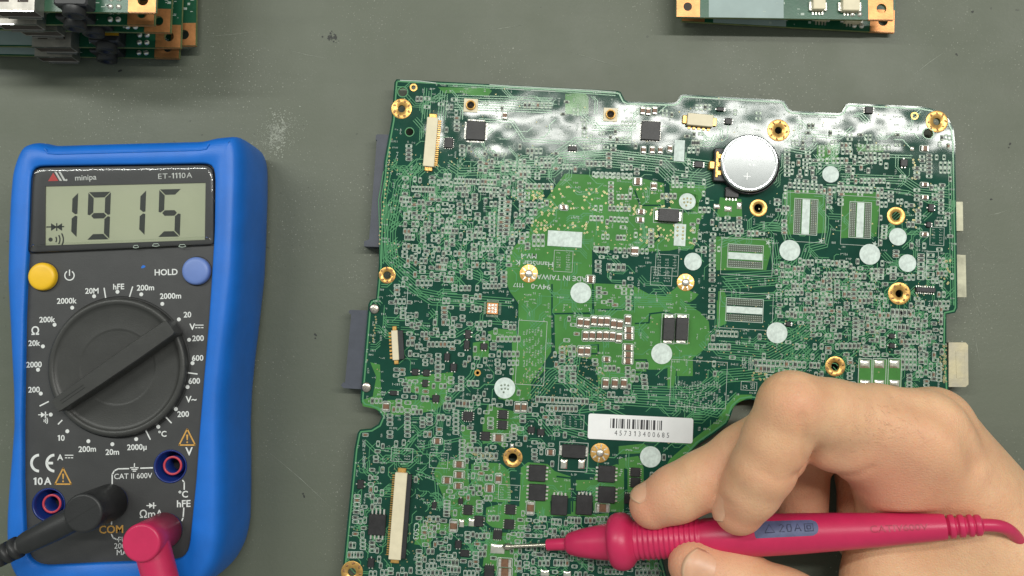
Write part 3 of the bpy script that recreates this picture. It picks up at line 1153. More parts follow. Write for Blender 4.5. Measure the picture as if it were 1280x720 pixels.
GAPS = [  # dark clearances between copper areas: pixel polylines
    [(690, 355), (690, 440), (664, 480)], [(741, 312), (741, 392), (690, 392), (690, 355)], pts(Fz7, [(460, 95), (455, 130), (460, 230), (240, 235), (225, 250), (225, 480)]),
    pts(Fz7, [(680, 0), (680, 210), (480, 212)]), pts(Fz7, [(690, 290), (770, 285), (775, 235), (860, 225), (910, 240)]), pts(Fz7, [(440, 460), (485, 460), (485, 410), (440, 410)]),
    pts(Fz7, [(690, 495), (755, 495), (760, 560), (850, 560)]), pts(Fz6, [(180, 350), (300, 325), (480, 330)]), pts(Fz8, [(430, 540), (430, 720)]),
    pts(Fz2, [(690, 260), (720, 345), (850, 345), (870, 370)]), pts(Ff7, [(545, 250), (548, 345), (610, 415), (610, 500), (640, 530)]),
    pts(Fz8, [(340, 520), (430, 530), (510, 530), (570, 500)]), pts(Fz2, [(820, 470), (830, 520), (790, 560), (700, 620), (640, 600)]), pts(Fh1, [(0, 110), (130, 115), (130, 50)]),
]
mb = MB()
for k, l in enumerate(POURS):
    z = ZB + 0.030 + 0.0012 * (k % 12)
    mb.flat([P(x, y, z) for x, y in l])
mb.build('copper_areas', M['mask_copper'], so, 'stuff')


def ribbon(mb, pl, w, z):
    """a flat strip along world points with mitred corners"""
    n = len(pl)
    L_, R_ = [], []
    for i in range(n):
        a = pl[max(0, i - 1)]
        b = pl[min(n - 1, i + 1)]
        if i in (0, n - 1):
            d = (b - a)
            d.z = 0
            d.normalize()
            nn = Vector((-d.y, d.x, 0))
            k = 1.0
        else:
            d0 = (pl[i] - a).normalized()
            d1 = (b - pl[i]).normalized()
            d = (d0 + d1)
            if d.length < 1e-4:
                d = d0
            d.normalize()
            nn = Vector((-d.y, d.x, 0))
            k = 1 / max(0.5, nn.dot(Vector((-d0.y, d0.x, 0))))
        L_.append(pl[i] + nn * (w / 2 * k))
        R_.append(pl[i] - nn * (w / 2 * k))
    vv = [(q.x, q.y, z) for q in L_] + [(q.x, q.y, z) for q in R_]
    mb.add(vv, [(n + i, n + i + 1, i + 1, i) for i in range(n - 1)])


mb = MB()
for k, l in enumerate(GAPS):
    ribbon(mb, [P(x, y, ZB) for x, y in l], 0.55, ZB + 0.05 + 0.0007 * k)
gp = mb.build('clearance_lines', M['mask_dark'], so, 'stuff')

# --- tracks
rt = random.Random(11)
tracks = MB()
_tz = [0]


def tz():
    _tz[0] = (_tz[0] + 1) % 40
    return ZB + 0.062 + 0.0005 * _tz[0]


def bundle(pl, n, pitch=0.55, w=0.24, jitter=0.0):
    pl = [P(x, y, ZB) for x, y in pl]
    for k in range(n):
        off = (k - (n - 1) / 2) * pitch
        out = []
        for i in range(len(pl)):
            a = pl[max(0, i - 1)]
            b = pl[min(len(pl) - 1, i + 1)]
            if 0 < i < len(pl) - 1:
                d0 = (pl[i] - a).normalized()
                d1 = (b - pl[i]).normalized()
                d = (d0 + d1).normalized()
                nn = Vector((-d.y, d.x, 0))
                sc = 1 / max(0.4, nn.dot(Vector((-d0.y, d0.x, 0))))
            else:
                d = (b - a).normalized()
                nn = Vector((-d.y, d.x, 0))
                sc = 1
            q = pl[i] + nn * off * sc
            if i in (0, len(pl) - 1) and jitter:
                q = q + d * rt.uniform(-jitter, jitter)
            out.append(q)
        ribbon(tracks, out, w, tz())


B_ = [
    ([(500, 300), (480, 320), (478, 250), (484, 215)], 5), ([(560, 345), (520, 345), (488, 320), (488, 290), (500, 230), (520, 205)], 7), ([(640, 378), (560, 372), (525, 365), (495, 335), (490, 300)], 6),
    ([(620, 390), (590, 380), (540, 378), (500, 352)], 4), ([(640, 405), (600, 402), (570, 420), (540, 420), (520, 400), (480, 398)], 3), ([(560, 205), (575, 215), (640, 213), (655, 222), (675, 240)], 6),
    ([(640, 212), (690, 212), (704, 200), (760, 199), (800, 203), (826, 206), (842, 222), (880, 226), (890, 222)], 9), ([(700, 195), (760, 190), (815, 196), (850, 200), (890, 205)], 4), ([(620, 205), (680, 203), (720, 175), (790, 178)], 4),
    ([(560, 106), (640, 110), (700, 113), (770, 118)], 3), ([(570, 128), (640, 130), (690, 132)], 9), ([(535, 112), (532, 150)], 5), ([(555, 115), (552, 150)], 5),
    ([(900, 305), (960, 283), (980, 285), (985, 300)], 6), ([(950, 283), (975, 283), (983, 262), (983, 240)], 5), ([(966, 300), (970, 330), (1000, 340), (1010, 310), (1030, 305), (1034, 285)], 6),
    ([(905, 352), (985, 346), (1000, 335)], 9), ([(905, 374), (975, 370), (990, 360)], 6), ([(900, 437), (960, 442), (1000, 420), (1030, 395)], 10), ([(930, 470), (1000, 460), (1020, 440)], 7),
    ([(1050, 222), (1130, 225), (1150, 238), (1185, 242)], 5), ([(1030, 232), (1100, 236), (1135, 240), (1160, 252), (1188, 258)], 2), ([(1010, 205), (1080, 205), (1110, 195), (1140, 196)], 3),
    ([(790, 490), (860, 492), (880, 488), (905, 470), (930, 468)], 8), ([(780, 500), (850, 505), (895, 515), (905, 505)], 7), ([(700, 470), (730, 500), (780, 506)], 6), ([(665, 500), (690, 470), (720, 450)], 8), ([(680, 512), (700, 535), (735, 545)], 5),
    ([(640, 520), (670, 520), (690, 545)], 4), ([(560, 500), (590, 470), (600, 440)], 4), ([(480, 580), (520, 545), (545, 530), (550, 505)], 2), ([(470, 560), (505, 566), (520, 545)], 2), ([(455, 550), (480, 575)], 2),
    ([(525, 560), (560, 552), (580, 548)], 3), ([(520, 590), (545, 600), (548, 640)], 3), ([(527, 645), (530, 690), (520, 705)], 3), ([(720, 440), (715, 470), (760, 500)], 7), ([(700, 455), (735, 490), (735, 500)], 5),
    ([(1000, 118 + 50), (1050, 172), (1065, 160)], 3), ([(905, 500), (880, 520), (868, 520)], 6), ([(1010, 430), (985, 455), (960, 458)], 7), ([(1000, 345), (1020, 360), (1100, 380)], 4), ([(1195 - 8, 200), (1190, 380)], 2),
    ([(484, 250), (481, 330)], 3), ([(600, 150), (640, 152), (655, 175), (700, 178)], 3), ([(655, 230), (675, 250), (660, 275), (640, 300)], 3), ([(600, 320), (640, 290), (655, 268)], 6), ([(560, 330), (610, 350), (632, 330)], 6),
    ([(740, 160), (790, 160), (800, 150)], 4), ([(870, 180), (890, 180), (895, 170)], 4), ([(985, 185), (1010, 190), (1020, 180)], 4), ([(780, 520), (760, 510), (720, 515)], 3),
]
for l, n in B_:
    bundle(l, max(2, int(n * .8)), 0.86, 0.27, 0.8)
MESHY = [((775, 365, 840, 385), 7), ((700, 355, 750, 385), 7)]
for (x0, y0, x1, y1), n in MESHY:       # rows of fine parallel tracks over copper
    bundle([(x0, (y0 + y1) / 2), (x1, (y0 + y1) / 2 + 1)], n, 0.7, 0.2)


def gen_tracks(count, box, lmin, lmax):
    c0, s0 = math.cos(BA), math.sin(BA)
    for _ in range(count):
        p = P(rt.uniform(box[0], box[2]), rt.uniform(box[1], box[3]), ZB)
        if not inside(p, outl):
            continue
        dirn = rt.randrange(8)
        pl = [p]
        for k in range(rt.randint(2, 4)):
            t = BA + dirn * math.pi / 4
            q = pl[-1] + Vector((math.cos(t), math.sin(t), 0)) * rt.uniform(lmin, lmax)
            if not inside(q + Vector((math.cos(t), math.sin(t), 0)) * 0.8, outl):
                break
            pl.append(q)
            dirn = (dirn + rt.choice((-1, 1))) % 8
        if len(pl) < 2:
            continue
        nb = rt.choice((1, 1, 2, 3))
        t = math.atan2(pl[1].y - pl[0].y, pl[1].x - pl[0].x)
        for k in range(nb):
            o_ = Vector((-math.sin(t), math.cos(t), 0)) * (0.85 * k)
            if all(inside(q + o_, outl) for q in pl):
                ribbon(tracks, [q + o_ for q in pl], rt.choice((0.2, 0.24, 0.3)), tz())


gen_tracks(620, (430, 100, 1195, 720), 1.2, 5.0)
gen_tracks(260, (480, 200, 660, 340), 0.8, 3.0)
gen_tracks(300, (970, 330, 1185, 470), 0.8, 3.0)
gen_tracks(160, (430, 560, 640, 720), 0.8, 3.0)
gen_tracks(90, (640, 640, 840, 720), 0.8, 2.5)
# the light rim that follows the board's edge
rim = [P(x, y, ZB) for x, y in OUT]
cx = sum(q.x for q in rim) / len(rim)
tracks_o = tracks.build('tracks', M['trace'], so, 'stuff')
mb = MB()
pl = [Vector((q[0], q[1], ZB)) for q in inset([(q.x, q.y) for q in []], 0)] if False else None
loop = []
N_ = len(rim)
area = sum(rim[i].x * rim[(i + 1) % N_].y - rim[(i + 1) % N_].x * rim[i].y for i in range(N_))
sgn = 1 if area > 0 else -1
for i in range(N_):
    a, b, c = rim[i - 1], rim[i], rim[(i + 1) % N_]
    d = ((b - a).normalized() + (c - b).normalized()).normalized()
    loop.append(b + Vector((-d.y, d.x, 0)) * sgn * 0.85)
ribbon(mb, loop + [loop[0]], 0.5, ZB + 0.10)
mb.build('edge_track', M['trace'], so)

# --- vias: tinned or gold dots
via = MB()
viad = MB()
rv = random.Random(5)


def vdot(x, y, r=0.24, gold=True):
    c = P(x, y, ZB + 0.095)
    if not inside(c, outl):
        return
    via.disc(c, r, 8)
    viad.disc((c.x, c.y, ZB + 0.14), r * .45, 6)


for (x0, y0, x1, y1, n) in ((688, 232, 830, 262, 70), (660, 228, 682, 252, 20), (665, 275, 690, 292, 22), (690, 278, 760, 292, 24), (800, 280, 830, 305, 26), (832, 280, 845, 305, 10), (860, 285, 868, 305, 8), (790, 262, 830, 270, 10),
                            (670, 262, 700, 270, 8), (700, 430, 735, 455, 16), (815, 545, 850, 560, 3), (832, 245, 842, 262, 8), (1140, 195, 1150, 225, 10), (1140, 255, 1152, 285, 10), (1180, 325, 1188, 355, 12), (535, 640, 545, 660, 8),
                            (500, 640, 540, 700, 10), (590, 566, 622, 574, 30), (940, 462, 960, 475, 14), (870, 560, 900, 570, 0), (600, 585, 640, 620, 8), (530, 655, 540, 690, 8)):
    for _ in range(n):
        vdot(rv.uniform(x0, x1), rv.uniform(y0, y1), 0.36)
for (x0, y0, x1, y1, n) in ((480, 190, 660, 340, 150), (650, 440, 760, 510, 160), (960, 330, 1185, 470, 200), (700, 290, 790, 312, 20), (440, 560, 640, 720, 140), (430, 100, 1190, 480, 260), (660, 600, 840, 720, 80), (880, 400, 1000, 470, 70)):
    for _ in range(n):
        vdot(rv.uniform(x0, x1), rv.uniform(y0, y1), rv.choice((0.16, 0.2, 0.24)))
for i in range(24):           # plated edge row beside the drive connectors
    vdot(488 - i * 0.62 + rv.uniform(-1, 1), 185 + i * 5.2, 0.3)
for i in range(10):
    vdot(470 - i * .4 + rv.uniform(-1, 1), 396 + i * 3.4, 0.3)
for i in range(60):
    vdot(1179 + rv.uniform(-4, 4), rv.uniform(432, 478), 0.3)
for (cx_, cy_) in ((859, 252), ):
    pass
via.build('vias', M['via'], so, 'stuff')
viad.build('via_bores', M['hole'], so, 'stuff')

# --- silkscreen and small chip footprints
silk = MB()
pads = MB()
tiny = MB()
rf = random.Random(21)
occ = set()
CELL = 0.42


def cells(c, w, h):
    out = []
    x0, x1 = int(math.floor((c.x - w / 2) / CELL)), int(math.floor((c.x + w / 2) / CELL))
    y0, y1 = int(math.floor((c.y - h / 2) / CELL)), int(math.floor((c.y + h / 2) / CELL))
    return [(i, j) for i in range(x0, x1 + 1) for j in range(y0, y1 + 1)]


def reserve(x0, y0, x1, y1):
    a, b = P(x0, y1, ZB), P(x1, y0, ZB)
    occ.update(cells((a + b) / 2, abs(b.x - a.x), abs(b.y - a.y)))


def reserve_disc(x, y, r):
    c = P(x, y, ZB)
    r = r / 3.62
    for (i, j) in cells(c, 2 * r, 2 * r):
        if math.hypot((i + .5) * CELL - c.x, (j + .5) * CELL - c.y) < r:
            occ.add((i, j))


def frame_print(mb, c, w, h, lw, rz, z, cham=0.0):
    ca, sa = math.cos(rz), math.sin(rz)

    def ring(W, H, ch):
        W, H = W / 2, H / 2
        p = [(-W + ch, -H), (W - ch, -H), (W, -H + ch), (W, H - ch), (W - ch, H), (-W + ch, H), (-W, H - ch), (-W, -H + ch)] if ch > 0 else [(-W, -H), (W, -H), (W, H), (-W, H)]
        return [(c.x + x * ca - y * sa, c.y + x * sa + y * ca, z) for x, y in p]
    a = ring(w, h, cham)
    b = ring(w - 2 * lw, h - 2 * lw, cham * .7)
    n = len(a)
    mb.add(a + b, [(i, (i + 1) % n, n + (i + 1) % n, n + i) for i in range(n)])


_sz = [0]


def sz():
    _sz[0] = (_sz[0] + 1) % 60
    return ZB + 0.150 + 0.0006 * _sz[0]


def footprint(x, y, vert=True, s=1.0, full=None, force=False, c=None, rz=None):
    """an outlined two-pad place, now and then with its tiny part soldered on"""
    c = c or P(x, y, ZB)
    rz = BA if rz is None else rz
    w, h = (1.42 * s, 2.45 * s)
    if not vert:
        w, h = h, w
    cl = cells(c, w * .8, h * .8)
    if not force:
        if any(q in occ for q in cl) or not all(inside((c.x + a * w * .6, c.y + b * h * .6), outl_in) for a in (-1, 1) for b in (-1, 1)):
            return False
    occ.update(cl)
    frame_print(silk, c, w, h, 0.165, rz, sz(), 0.25)
    ca, sa = math.cos(rz), math.sin(rz)

    def loc(u, v):
        if not vert:
            u, v = v, u
        return (c.x + u * ca - v * sa, c.y + u * sa + v * ca)
    full = rf.random() < 0.42 if full is None else full
    for v in (-0.78 * s, 0.78 * s):
        px_, py_ = loc(0, v)
        pw, ph = (0.8 * s, 0.72 * s)
        if not vert:
            pw, ph = ph, pw
        if full:
            tiny.box((px_, py_, ZB + 0.24), (pw * .95, ph * .7, 0.40), rz, 1)
        else:
            pads.box((px_, py_, ZB + 0.09), (pw, ph, 0.12), rz)
    if full:
        pw, ph = (0.78 * s, 1.1 * s)
        if not vert:
            pw, ph = ph, pw
        tiny.box((c.x, c.y, ZB + 0.25), (pw, ph, 0.42), rz, 0 if rf.random() < .85 else 2)
    return True


def caption(x, y, n=4, h=1.0, rz=None, c=None):
    """illegible part captions: a row of fine strokes"""
    rz = BA if rz is None else rz
    c = c or P(x, y, ZB)
    ca, sa = math.cos(rz), math.sin(rz)
    for k in range(n):
        u = (k - (n - 1) / 2) * 0.62 * h
        q = (c.x + u * ca, c.y + u * sa, 0)
        z = sz()
        for _ in range(rf.choice((1, 2, 2))):
            if rf.random() < .5:
                w_, h_ = 0.14 * h, 0.85 * h
            else:
                w_, h_ = 0.45 * h, 0.16 * h
            du, dv = rf.uniform(-.12, .12) * h, rf.uniform(-.3, .3) * h * (0.2 if h_ > .5 * h else 1)
            x_, y_ = q[0] + du * ca - dv * sa, q[1] + du * sa + dv * ca
            pr = [(-w_ / 2, -h_ / 2), (w_ / 2, -h_ / 2), (w_ / 2, h_ / 2), (-w_ / 2, h_ / 2)]
            silk.add([(x_ + a * ca - b * sa, y_ + a * sa + b * ca, z + 0.0003) for a, b in pr], [(0, 1, 2, 3)])
            z += 0.0009


outl_in = loop                      # a little inside the edge
# ------------------------------------------------------------------ parts soldered to the board
PXMM = 1 / 3.62


def ring_mesh(ro, ri, spots):
    mb = MB()
    mb.lathe([(0.0, ro), (0.10, ro), (0.13, ro - .08), (0.13, ri + .05), (0.05, ri), (-1.1, ri)], n=40, cap=False)
    return mb.mesh('mounting_ring', M['gold'])


def spots_mesh(ro, ri, n, seed):
    r = random.Random(seed)
    mb = MB()
    for k in range(n):
        t = 2 * math.pi * (k + .5) / n
        rm = (ro + ri) / 2 + (ro - ri) * .12
        for j in range(3):
            x, y = rm * math.cos(t) + r.uniform(-.3, .3), rm * math.sin(t) + r.uniform(-.3, .3)
            mb.lathe([(0.13, 0.34), (0.2, 0.24), (0.22, 0.05)], (x, y, 0), n=7)
    return mb.mesh('solder_spots', M['solderbrown'])


M['solderbrown'] = mat('oxidised_solder', (0.30, 0.16, 0.07), 0.4, metal=0.6, var=0.5, vscale=1500)
for k, (x, y, ro, ri, kind) in enumerate(RINGS):
    ro_, ri_ = ro * PXMM, ri * PXMM
    o = put(ring_mesh(ro_, ri_, 0), 'mounting_ring', P(x, y, ZB), 0.2 * k, board)
    if kind == 'ring':
        sub(spots_mesh(ro_, ri_, 8, k), 'solder_spots', o)
    reserve_disc(x, y, ro + 3)
for k, (x, y, r) in enumerate(SCREWS):
    r_ = r * PXMM
    mb = MB()
    mb.lathe([(0, r_), (0.10, r_), (0.12, r_ - .1), (0.12, 0.4)], n=36)
    o = put(mb.mesh('mounting_ring', M['gold']), 'mounting_ring', P(x, y, ZB), .3 * k, board)
    mb = MB()
    for j in range(8):
        t = 2 * math.pi * j / 8
        mb.box((r_ * .68 * math.cos(t), r_ * .68 * math.sin(t), 0.15), (r_ * .42, 0.4, 0.12), t)
    sub(mb.mesh('solder_spots', M['tin']), 'solder_spots', o)
    mb = MB()
    mb.lathe([(0.1, 1.35), (0.5, 1.3), (0.8, 1.0), (0.9, 0.4), (0.9, 0.02)], n=20)
    sub(mb.mesh('rivet', M['tin']), 'rivet', o)
    reserve_disc(x, y, r + 3)
for x, y in ((468, 386), (458, 484)):
    mb = MB()
    mb.lathe([(0, 1.75), (0.5, 1.7), (0.75, 1.3), (0.8, .02)], n=24)
    mb.box((0, 0, .82), (1.8, .3, .1), .6)
    mb.box((0, 0, .825), (.3, 1.8, .1), .6)
    put(mb.mesh('screw', M['steel']), 'screw', P(x, y, ZB), 0, board)
    reserve_disc(x, y, 8)
for x, y, r in HOLES:
    mb = MB()
    mb.annulus((0, 0, 0.14), r * PXMM * .98, r * PXMM + (0.5 if r < 4 else 0.3), 24)
    put(mb.mesh('hole_collar', M['gold'] if r < 4 else M['trace']), 'hole_collar', P(x, y, ZB), 0, board)
    reserve_disc(x, y, r + 4)

# white test dots and patches
DOTS = [(1038, 218, 10.5), (1122, 296, 11), (1134, 329, 11), (1087, 318, 13), (987, 313, 13), (859, 252, 10.5), (866, 327, 11), (726, 366, 13), (827, 442, 13), (971, 416, 13), (631, 485, 13), (813, 571, 13)]
for x, y, r in DOTS:
    mb = MB()
    mb.disc((0, 0, 0.23), r * PXMM, 40)
    o = put(mb.mesh('white_dot', M['silk_dot']), 'white_dot', P(x, y, ZB), 0, board)
    if (x, y) in ((859, 252), (631, 485)):
        mb = MB()
        for u, v in ((-1.2, .9), (0, 1.1), (1.2, .9), (-1.1, -.3), (0.1, -.2), (1.1, -.4), (-.4, -1.4)):
            mb.lathe([(0.23, .36), (0.28, .34), (0.29, .02)], (u, v, 0), n=10)
        sub(mb.mesh('via_bumps', M['via'] if x == 859 else M['pad']), 'via_bumps', o)
    reserve_disc(x, y, r + 2)
for x0, y0, x1, y1 in ((684.5, 289, 727.5, 308.5), (842.5, 280, 857, 307.5), (842.5, 175, 855.5, 202)):
    c = P((x0 + x1) / 2, (y0 + y1) / 2, ZB)
    w, h = (x1 - x0) * PXMM, (y1 - y0) * PXMM
    mb = MB()
    mb.flat([(-w / 2, -h / 2, .23), (w / 2, -h / 2, .23), (w / 2, h / 2, .23), (-w / 2, h / 2, .23)])
    o = put(mb.mesh('white_patch', M['silk_dot']), 'white_patch', c, BA, board)
    if x0 == 842.5 and y0 == 280:
        mb = MB()
        for u, v in ((-.9, 2.6), (1, 2.6), (-.9, 1.4), (1, 1.3), (1, 0), (1, -1.2), (-.9, -.2)):
            mb.lathe([(0.23, .4), (0.28, .36), (0.29, .02)], (u, v, 0), n=10)
        sub(mb.mesh('via_bumps', M['via']), 'via_bumps', o)
    reserve(x0 - 2, y0 - 2, x1 + 2, y1 + 2)

# barcode sticker
a, b = P(737, 516.5, ZB), P(866, 522.5, ZB)
SR = math.atan2(b.y - a.y, b.x - a.x)
c = P(800.5, 535.5, ZB)
mb = MB()
w, h, r = 130 * PXMM, 31 * PXMM, 0.8
cc = []
for sx_, sy_, t0 in ((1, 1, 0), (-1, 1, 1), (-1, -1, 2), (1, -1, 3)):
    for k in range(6):
        t = (t0 + k / 5) * math.pi / 2
        cc.append((sx_ * (w / 2 - r) + r * math.cos(t), sy_ * (h / 2 - r) + r * math.sin(t)))
mb.prism(cc, 0.0, 0.30)
st = put(mb.mesh('barcode_sticker', M['paper']), 'barcode_sticker', c, SR, board)
mb = MB()
x = -w / 2 + 7.6
rb = random.Random(457)
while x < w / 2 - 11.0:
    bw = rb.choice((0.22, 0.22, 0.42, 0.42, 0.8))
    y0, y1 = h / 2 - 4.6, h / 2 - 1.3
    mb.flat([(x, y0, .31), (x + bw, y0, .31), (x + bw, y1, .31), (x, y1, .31)])
    x += bw + rb.choice((0.24, 0.24, 0.45, 0.7))
x0_ = -w / 2 + 13
s_ = '457313400685'
for i, ch in enumerate(s_):
    mb.text(ch, (-w / 2 + 9.6 + i * 1.62, -h / 2 + 2.45, .31), 1.75, sx=0.8)
sub(mb.mesh('barcode_print', M['ink']), 'barcode_print', st)
reserve(733, 513, 869, 557)

# ---- chips
def chip_meshes(w, h, t, left=0, right=0, top=0, bottom=0, pl=0.8, pw=0.35, mark=True):
    mb = MB()
    mb.box((0, 0, t / 2 + .1), (w, h, t), bev=min(.18, t * .3))
    if mark:
        mb.lathe([(t + .1, .28), (t + .112, .26), (t + .112, .02)], (-w / 2 + .7, h / 2 - .7, 0), n=10)
    body = mb.mesh('microchip', M['chip'])
    mb = MB()
    for n_, side in ((left, 0), (right, 1), (top, 2), (bottom, 3)):
        for k in range(n_):
            f = (k + .5) / n_ - .5
            if side == 0:
                mb.box((-w / 2 - pl / 2 + .1, f * h * .92, .2), (pl, pw, .22))
            elif side == 1:
                mb.box((w / 2 + pl / 2 - .1, f * h * .92, .2), (pl, pw, .22))
            elif side == 2:
                mb.box((f * w * .92, h / 2 + pl / 2 - .1, .2), (pw, pl, .22))
            else:
                mb.box((f * w * .92, -h / 2 - pl / 2 + .1, .2), (pw, pl, .22))
    pins = mb.mesh('pins', M['tin']) if (left or right or top or bottom) else None
    return body, pins


def chip(x, y, wpx, hpx, t=0.9, pins=(0, 0, 0, 0), rz=None, pl=0.8, pw=.35, mark=True, name='microchip'):
    b_, p_ = chip_meshes(wpx * PXMM, hpx * PXMM, t, *pins, pl=pl, pw=pw, mark=mark)
    b_.name = name
    o = put(b_, name, P(x, y, ZB), BA if rz is None else rz, board)
    if p_:
        sub(p_, 'pins', o)
    e = 3
    reserve(x - wpx / 2 - e, y - hpx / 2 - e, x + wpx / 2 + e, y + hpx / 2 + e)
    return o


chip(595, 164, 24, 24, 1.3, (14, 14, 14, 14), pl=.8, pw=.2)
chip(813, 164, 24, 24, 1.0, (10, 10, 10, 10), pl=.35, pw=.25)
chip(561, 179, 11, 13, 0.8, (5, 5, 4, 4), pl=.35, pw=.2)
chip(472, 655, 21, 25, 1.5, (0, 0, 4, 4), pl=1.8, pw=.55)
chip(914, 241, 17, 13, 1.3, (0, 0, 0, 4), pl=1.0, pw=.5)
for x, y, pn in ((671.5, 591, (4, 4, 0, 0)), (671.5, 615, (4, 4, 0, 0)), (699, 631, (0, 0, 4, 0)), (730, 630.5, (0, 0, 4, 0)), (758, 592, (4, 4, 0, 0)), (758, 618, (4, 4, 0, 0))):
    chip(x, y, 21 if pn[0] else 20, 20 if pn[0] else 24, 1.0, pn, pl=.9, pw=.6, name='power_transistor')
for x, y, w, h, pn in ((628.5, 518, 11, 11, (4, 4, 0, 0)), (628, 531, 11, 11, (4, 4, 0, 0)), (794, 590, 12, 11, (4, 4, 0, 0)), (794, 603, 12, 12, (4, 4, 0, 0)), (785.5, 623, 11, 12, (0, 0, 4, 0)),
                       (585, 520, 12, 11, (4, 4, 4, 4)), (607, 545, 11, 11, (3, 3, 0, 0)), (585, 637, 11, 12, (4, 4, 0, 0)), (598.5, 651, 11, 13, (3, 3, 0, 0)), (638, 636.5, 12, 12, (4, 4, 0, 0)), (636.5, 655, 12, 12, (4, 4, 0, 0)),
                       (622, 668, 11, 11, (0, 0, 4, 4)), (611.5, 714, 12, 15, (0, 0, 4, 0)), (1085.5, 138, 10, 9, (3, 3, 0, 0)), (715.5, 186, 11, 6, (0, 0, 3, 3)), (910, 152, 9, 8, (2, 2, 0, 0)), (873, 206, 11, 8, (3, 3, 0, 0))):
    chip(x, y, w, h, 0.75, pn, pl=.55, pw=.3, mark=False)
for x, y, w, h in ((451, 605, 8, 11), (464, 703, 8, 11), (573, 680, 8, 9), (581, 691, 11, 8), (585, 418, 7, 11), (583.5, 431, 7, 11), (605, 433, 9, 8), (559, 446, 7, 9), (567, 459, 8, 9), (519, 465, 8, 8), (533, 466, 8, 8), (531.5, 479, 7, 9),
                  (545, 498, 9, 9), (492, 491, 9, 6), (1129, 204, 9, 9), (1163, 260, 7, 10), (1160, 281, 6, 7), (900, 137, 9, 5), (664, 537, 9, 8), (676, 540, 9, 8), (543, 631, 6, 8), (576, 626, 6, 7), (985, 405, 6, 6), (1114, 420, 7, 6), (1114, 432, 7, 6)):
    chip(x, y, w, h, 0.8, (1, 2, 0, 0) if rf.random() < .5 else (0, 0, 1, 2), pl=.6, pw=.4, mark=False, name='small_transistor')


def block(x, y, wpx, hpx, t, vert, name, end=1.2, fr=True):
    """a black moulded block with a tinned end at each side"""
    w, h = wpx * PXMM, hpx * PXMM
    mb = MB()
    mb.box((0, 0, t / 2 + .1), (w, h, t), bev=.2)
    me = mb.mesh(name, M['chip'])
    o = put(me, name, P(x, y, ZB), BA, board)
    for s in (-1, 1):
        mb = MB()
        if vert:
            mb.box((0, s * (h / 2 + end * .3), .35), (w * .8, end, .6), bev=.1)
        else:
            mb.box((s * (w / 2 + end * .3), 0, .35), (end, h * .75, .6), bev=.1)
        sub(mb.mesh('terminal', M['tin']), 'terminal', o)
    if fr:
        W, H = (w + .8, h + 2.6) if vert else (w + 3.0, h + .8)
        frame_print(silk, P(x, y, ZB), W, H, .2, BA, sz())
    reserve(x - wpx / 2 - 6, y - hpx / 2 - 6, x + wpx / 2 + 6, y + hpx / 2 + 6)


block(835, 270, 26, 16, 1.9, False, 'diode')
block(717, 563.5, 29, 16, 1.9, False, 'diode', fr=False)
frame_print(silk, P(716.5, 571, ZB), 36 * PXMM, 36 * PXMM, .2, BA, sz())
reserve(697, 552, 736, 591)
block(835, 411, 14, 28, 1.8, True, 'inductor')
block(851.5, 411, 15, 28, 1.8, True, 'inductor')

# bare solder pads
M['solder'] = mat('fresh_solder', (0.80, 0.77, 0.68), 0.22, metal=0.85, var=0.15, vscale=700, bump=0.5, bscale=900)


def solder_pad(x, y, wpx, hpx, t=.35):
    w, h = wpx * PXMM, hpx * PXMM
    mb = MB()
    vv, ff = [], []
    nx, ny = 6, 5
    for j in range(ny + 1):
        for i in range(nx + 1):
            u, v = i / nx * 2 - 1, j / ny * 2 - 1
            z = 0.16 + t * (max(0, 1 - u ** 4) * max(0, 1 - v ** 4)) ** .5 + rf.uniform(-.03, .03) * (abs(u) < 1) * (abs(v) < 1)
            vv.append((u * w / 2, v * h / 2, z))
    for j in range(ny):
        for i in range(nx):
            a_ = j * (nx + 1) + i
            ff.append((a_, a_ + 1, a_ + nx + 2, a_ + nx + 1))
    mb.add(vv, ff, 0, True)
    put(mb.mesh('solder_pad', M['solder']), 'solder_pad', P(x, y, ZB), BA, board)
    reserve(x - wpx / 2 - 2, y - hpx / 2 - 2, x + wpx / 2 + 2, y + hpx / 2 + 2)


for x in (1081, 1099, 1118):
    solder_pad(x, 455, 12, 10)
    solder_pad(x, 479.5, 12, 9)
    frame_print(silk, P(x, 467, ZB), 17 * PXMM, 38 * PXMM, .22, BA, sz())
mb = MB()
mb.flat([P(x, y, ZB + .12) for x, y in ((1073, 450), (1127, 449), (1127, 486), (1073, 486))])
mb.build('fuse_land', M['mask_copper'], so)
reserve(1070, 446, 1130, 492)
for x, y, w, h in ((622, 686, 17, 11), (705, 580, 8, 11), (727, 580, 8, 11), (681, 716, 10, 7), (709, 717, 9, 6), (590, 653, 8, 9), (577, 654, 6, 9), (1140, 186, 5, 5), (640, 557, 5, 5), (1102, 186, 0, 0), (896, 258, 8, 6), (910, 261, 9, 7), (924, 257, 6, 9)):
    if w:
        solder_pad(x, y, w, h)

# ---- ceramic capacitors
def cap_mesh(l, w, t):
    a_ = MB()
    a_.box((0, 0, t / 2 + .1), (l * .56, w, t))
    b_ = MB()
    for s in (-1, 1):
        b_.box((s * l * .39, 0, t / 2 + .11), (l * .23, w * 1.04, t * 1.02), bev=.06)
    c_ = MB()
    return a_.mesh('capacitor', M['capbody']), b_.mesh('terminals', M['tin'])


CM = {}


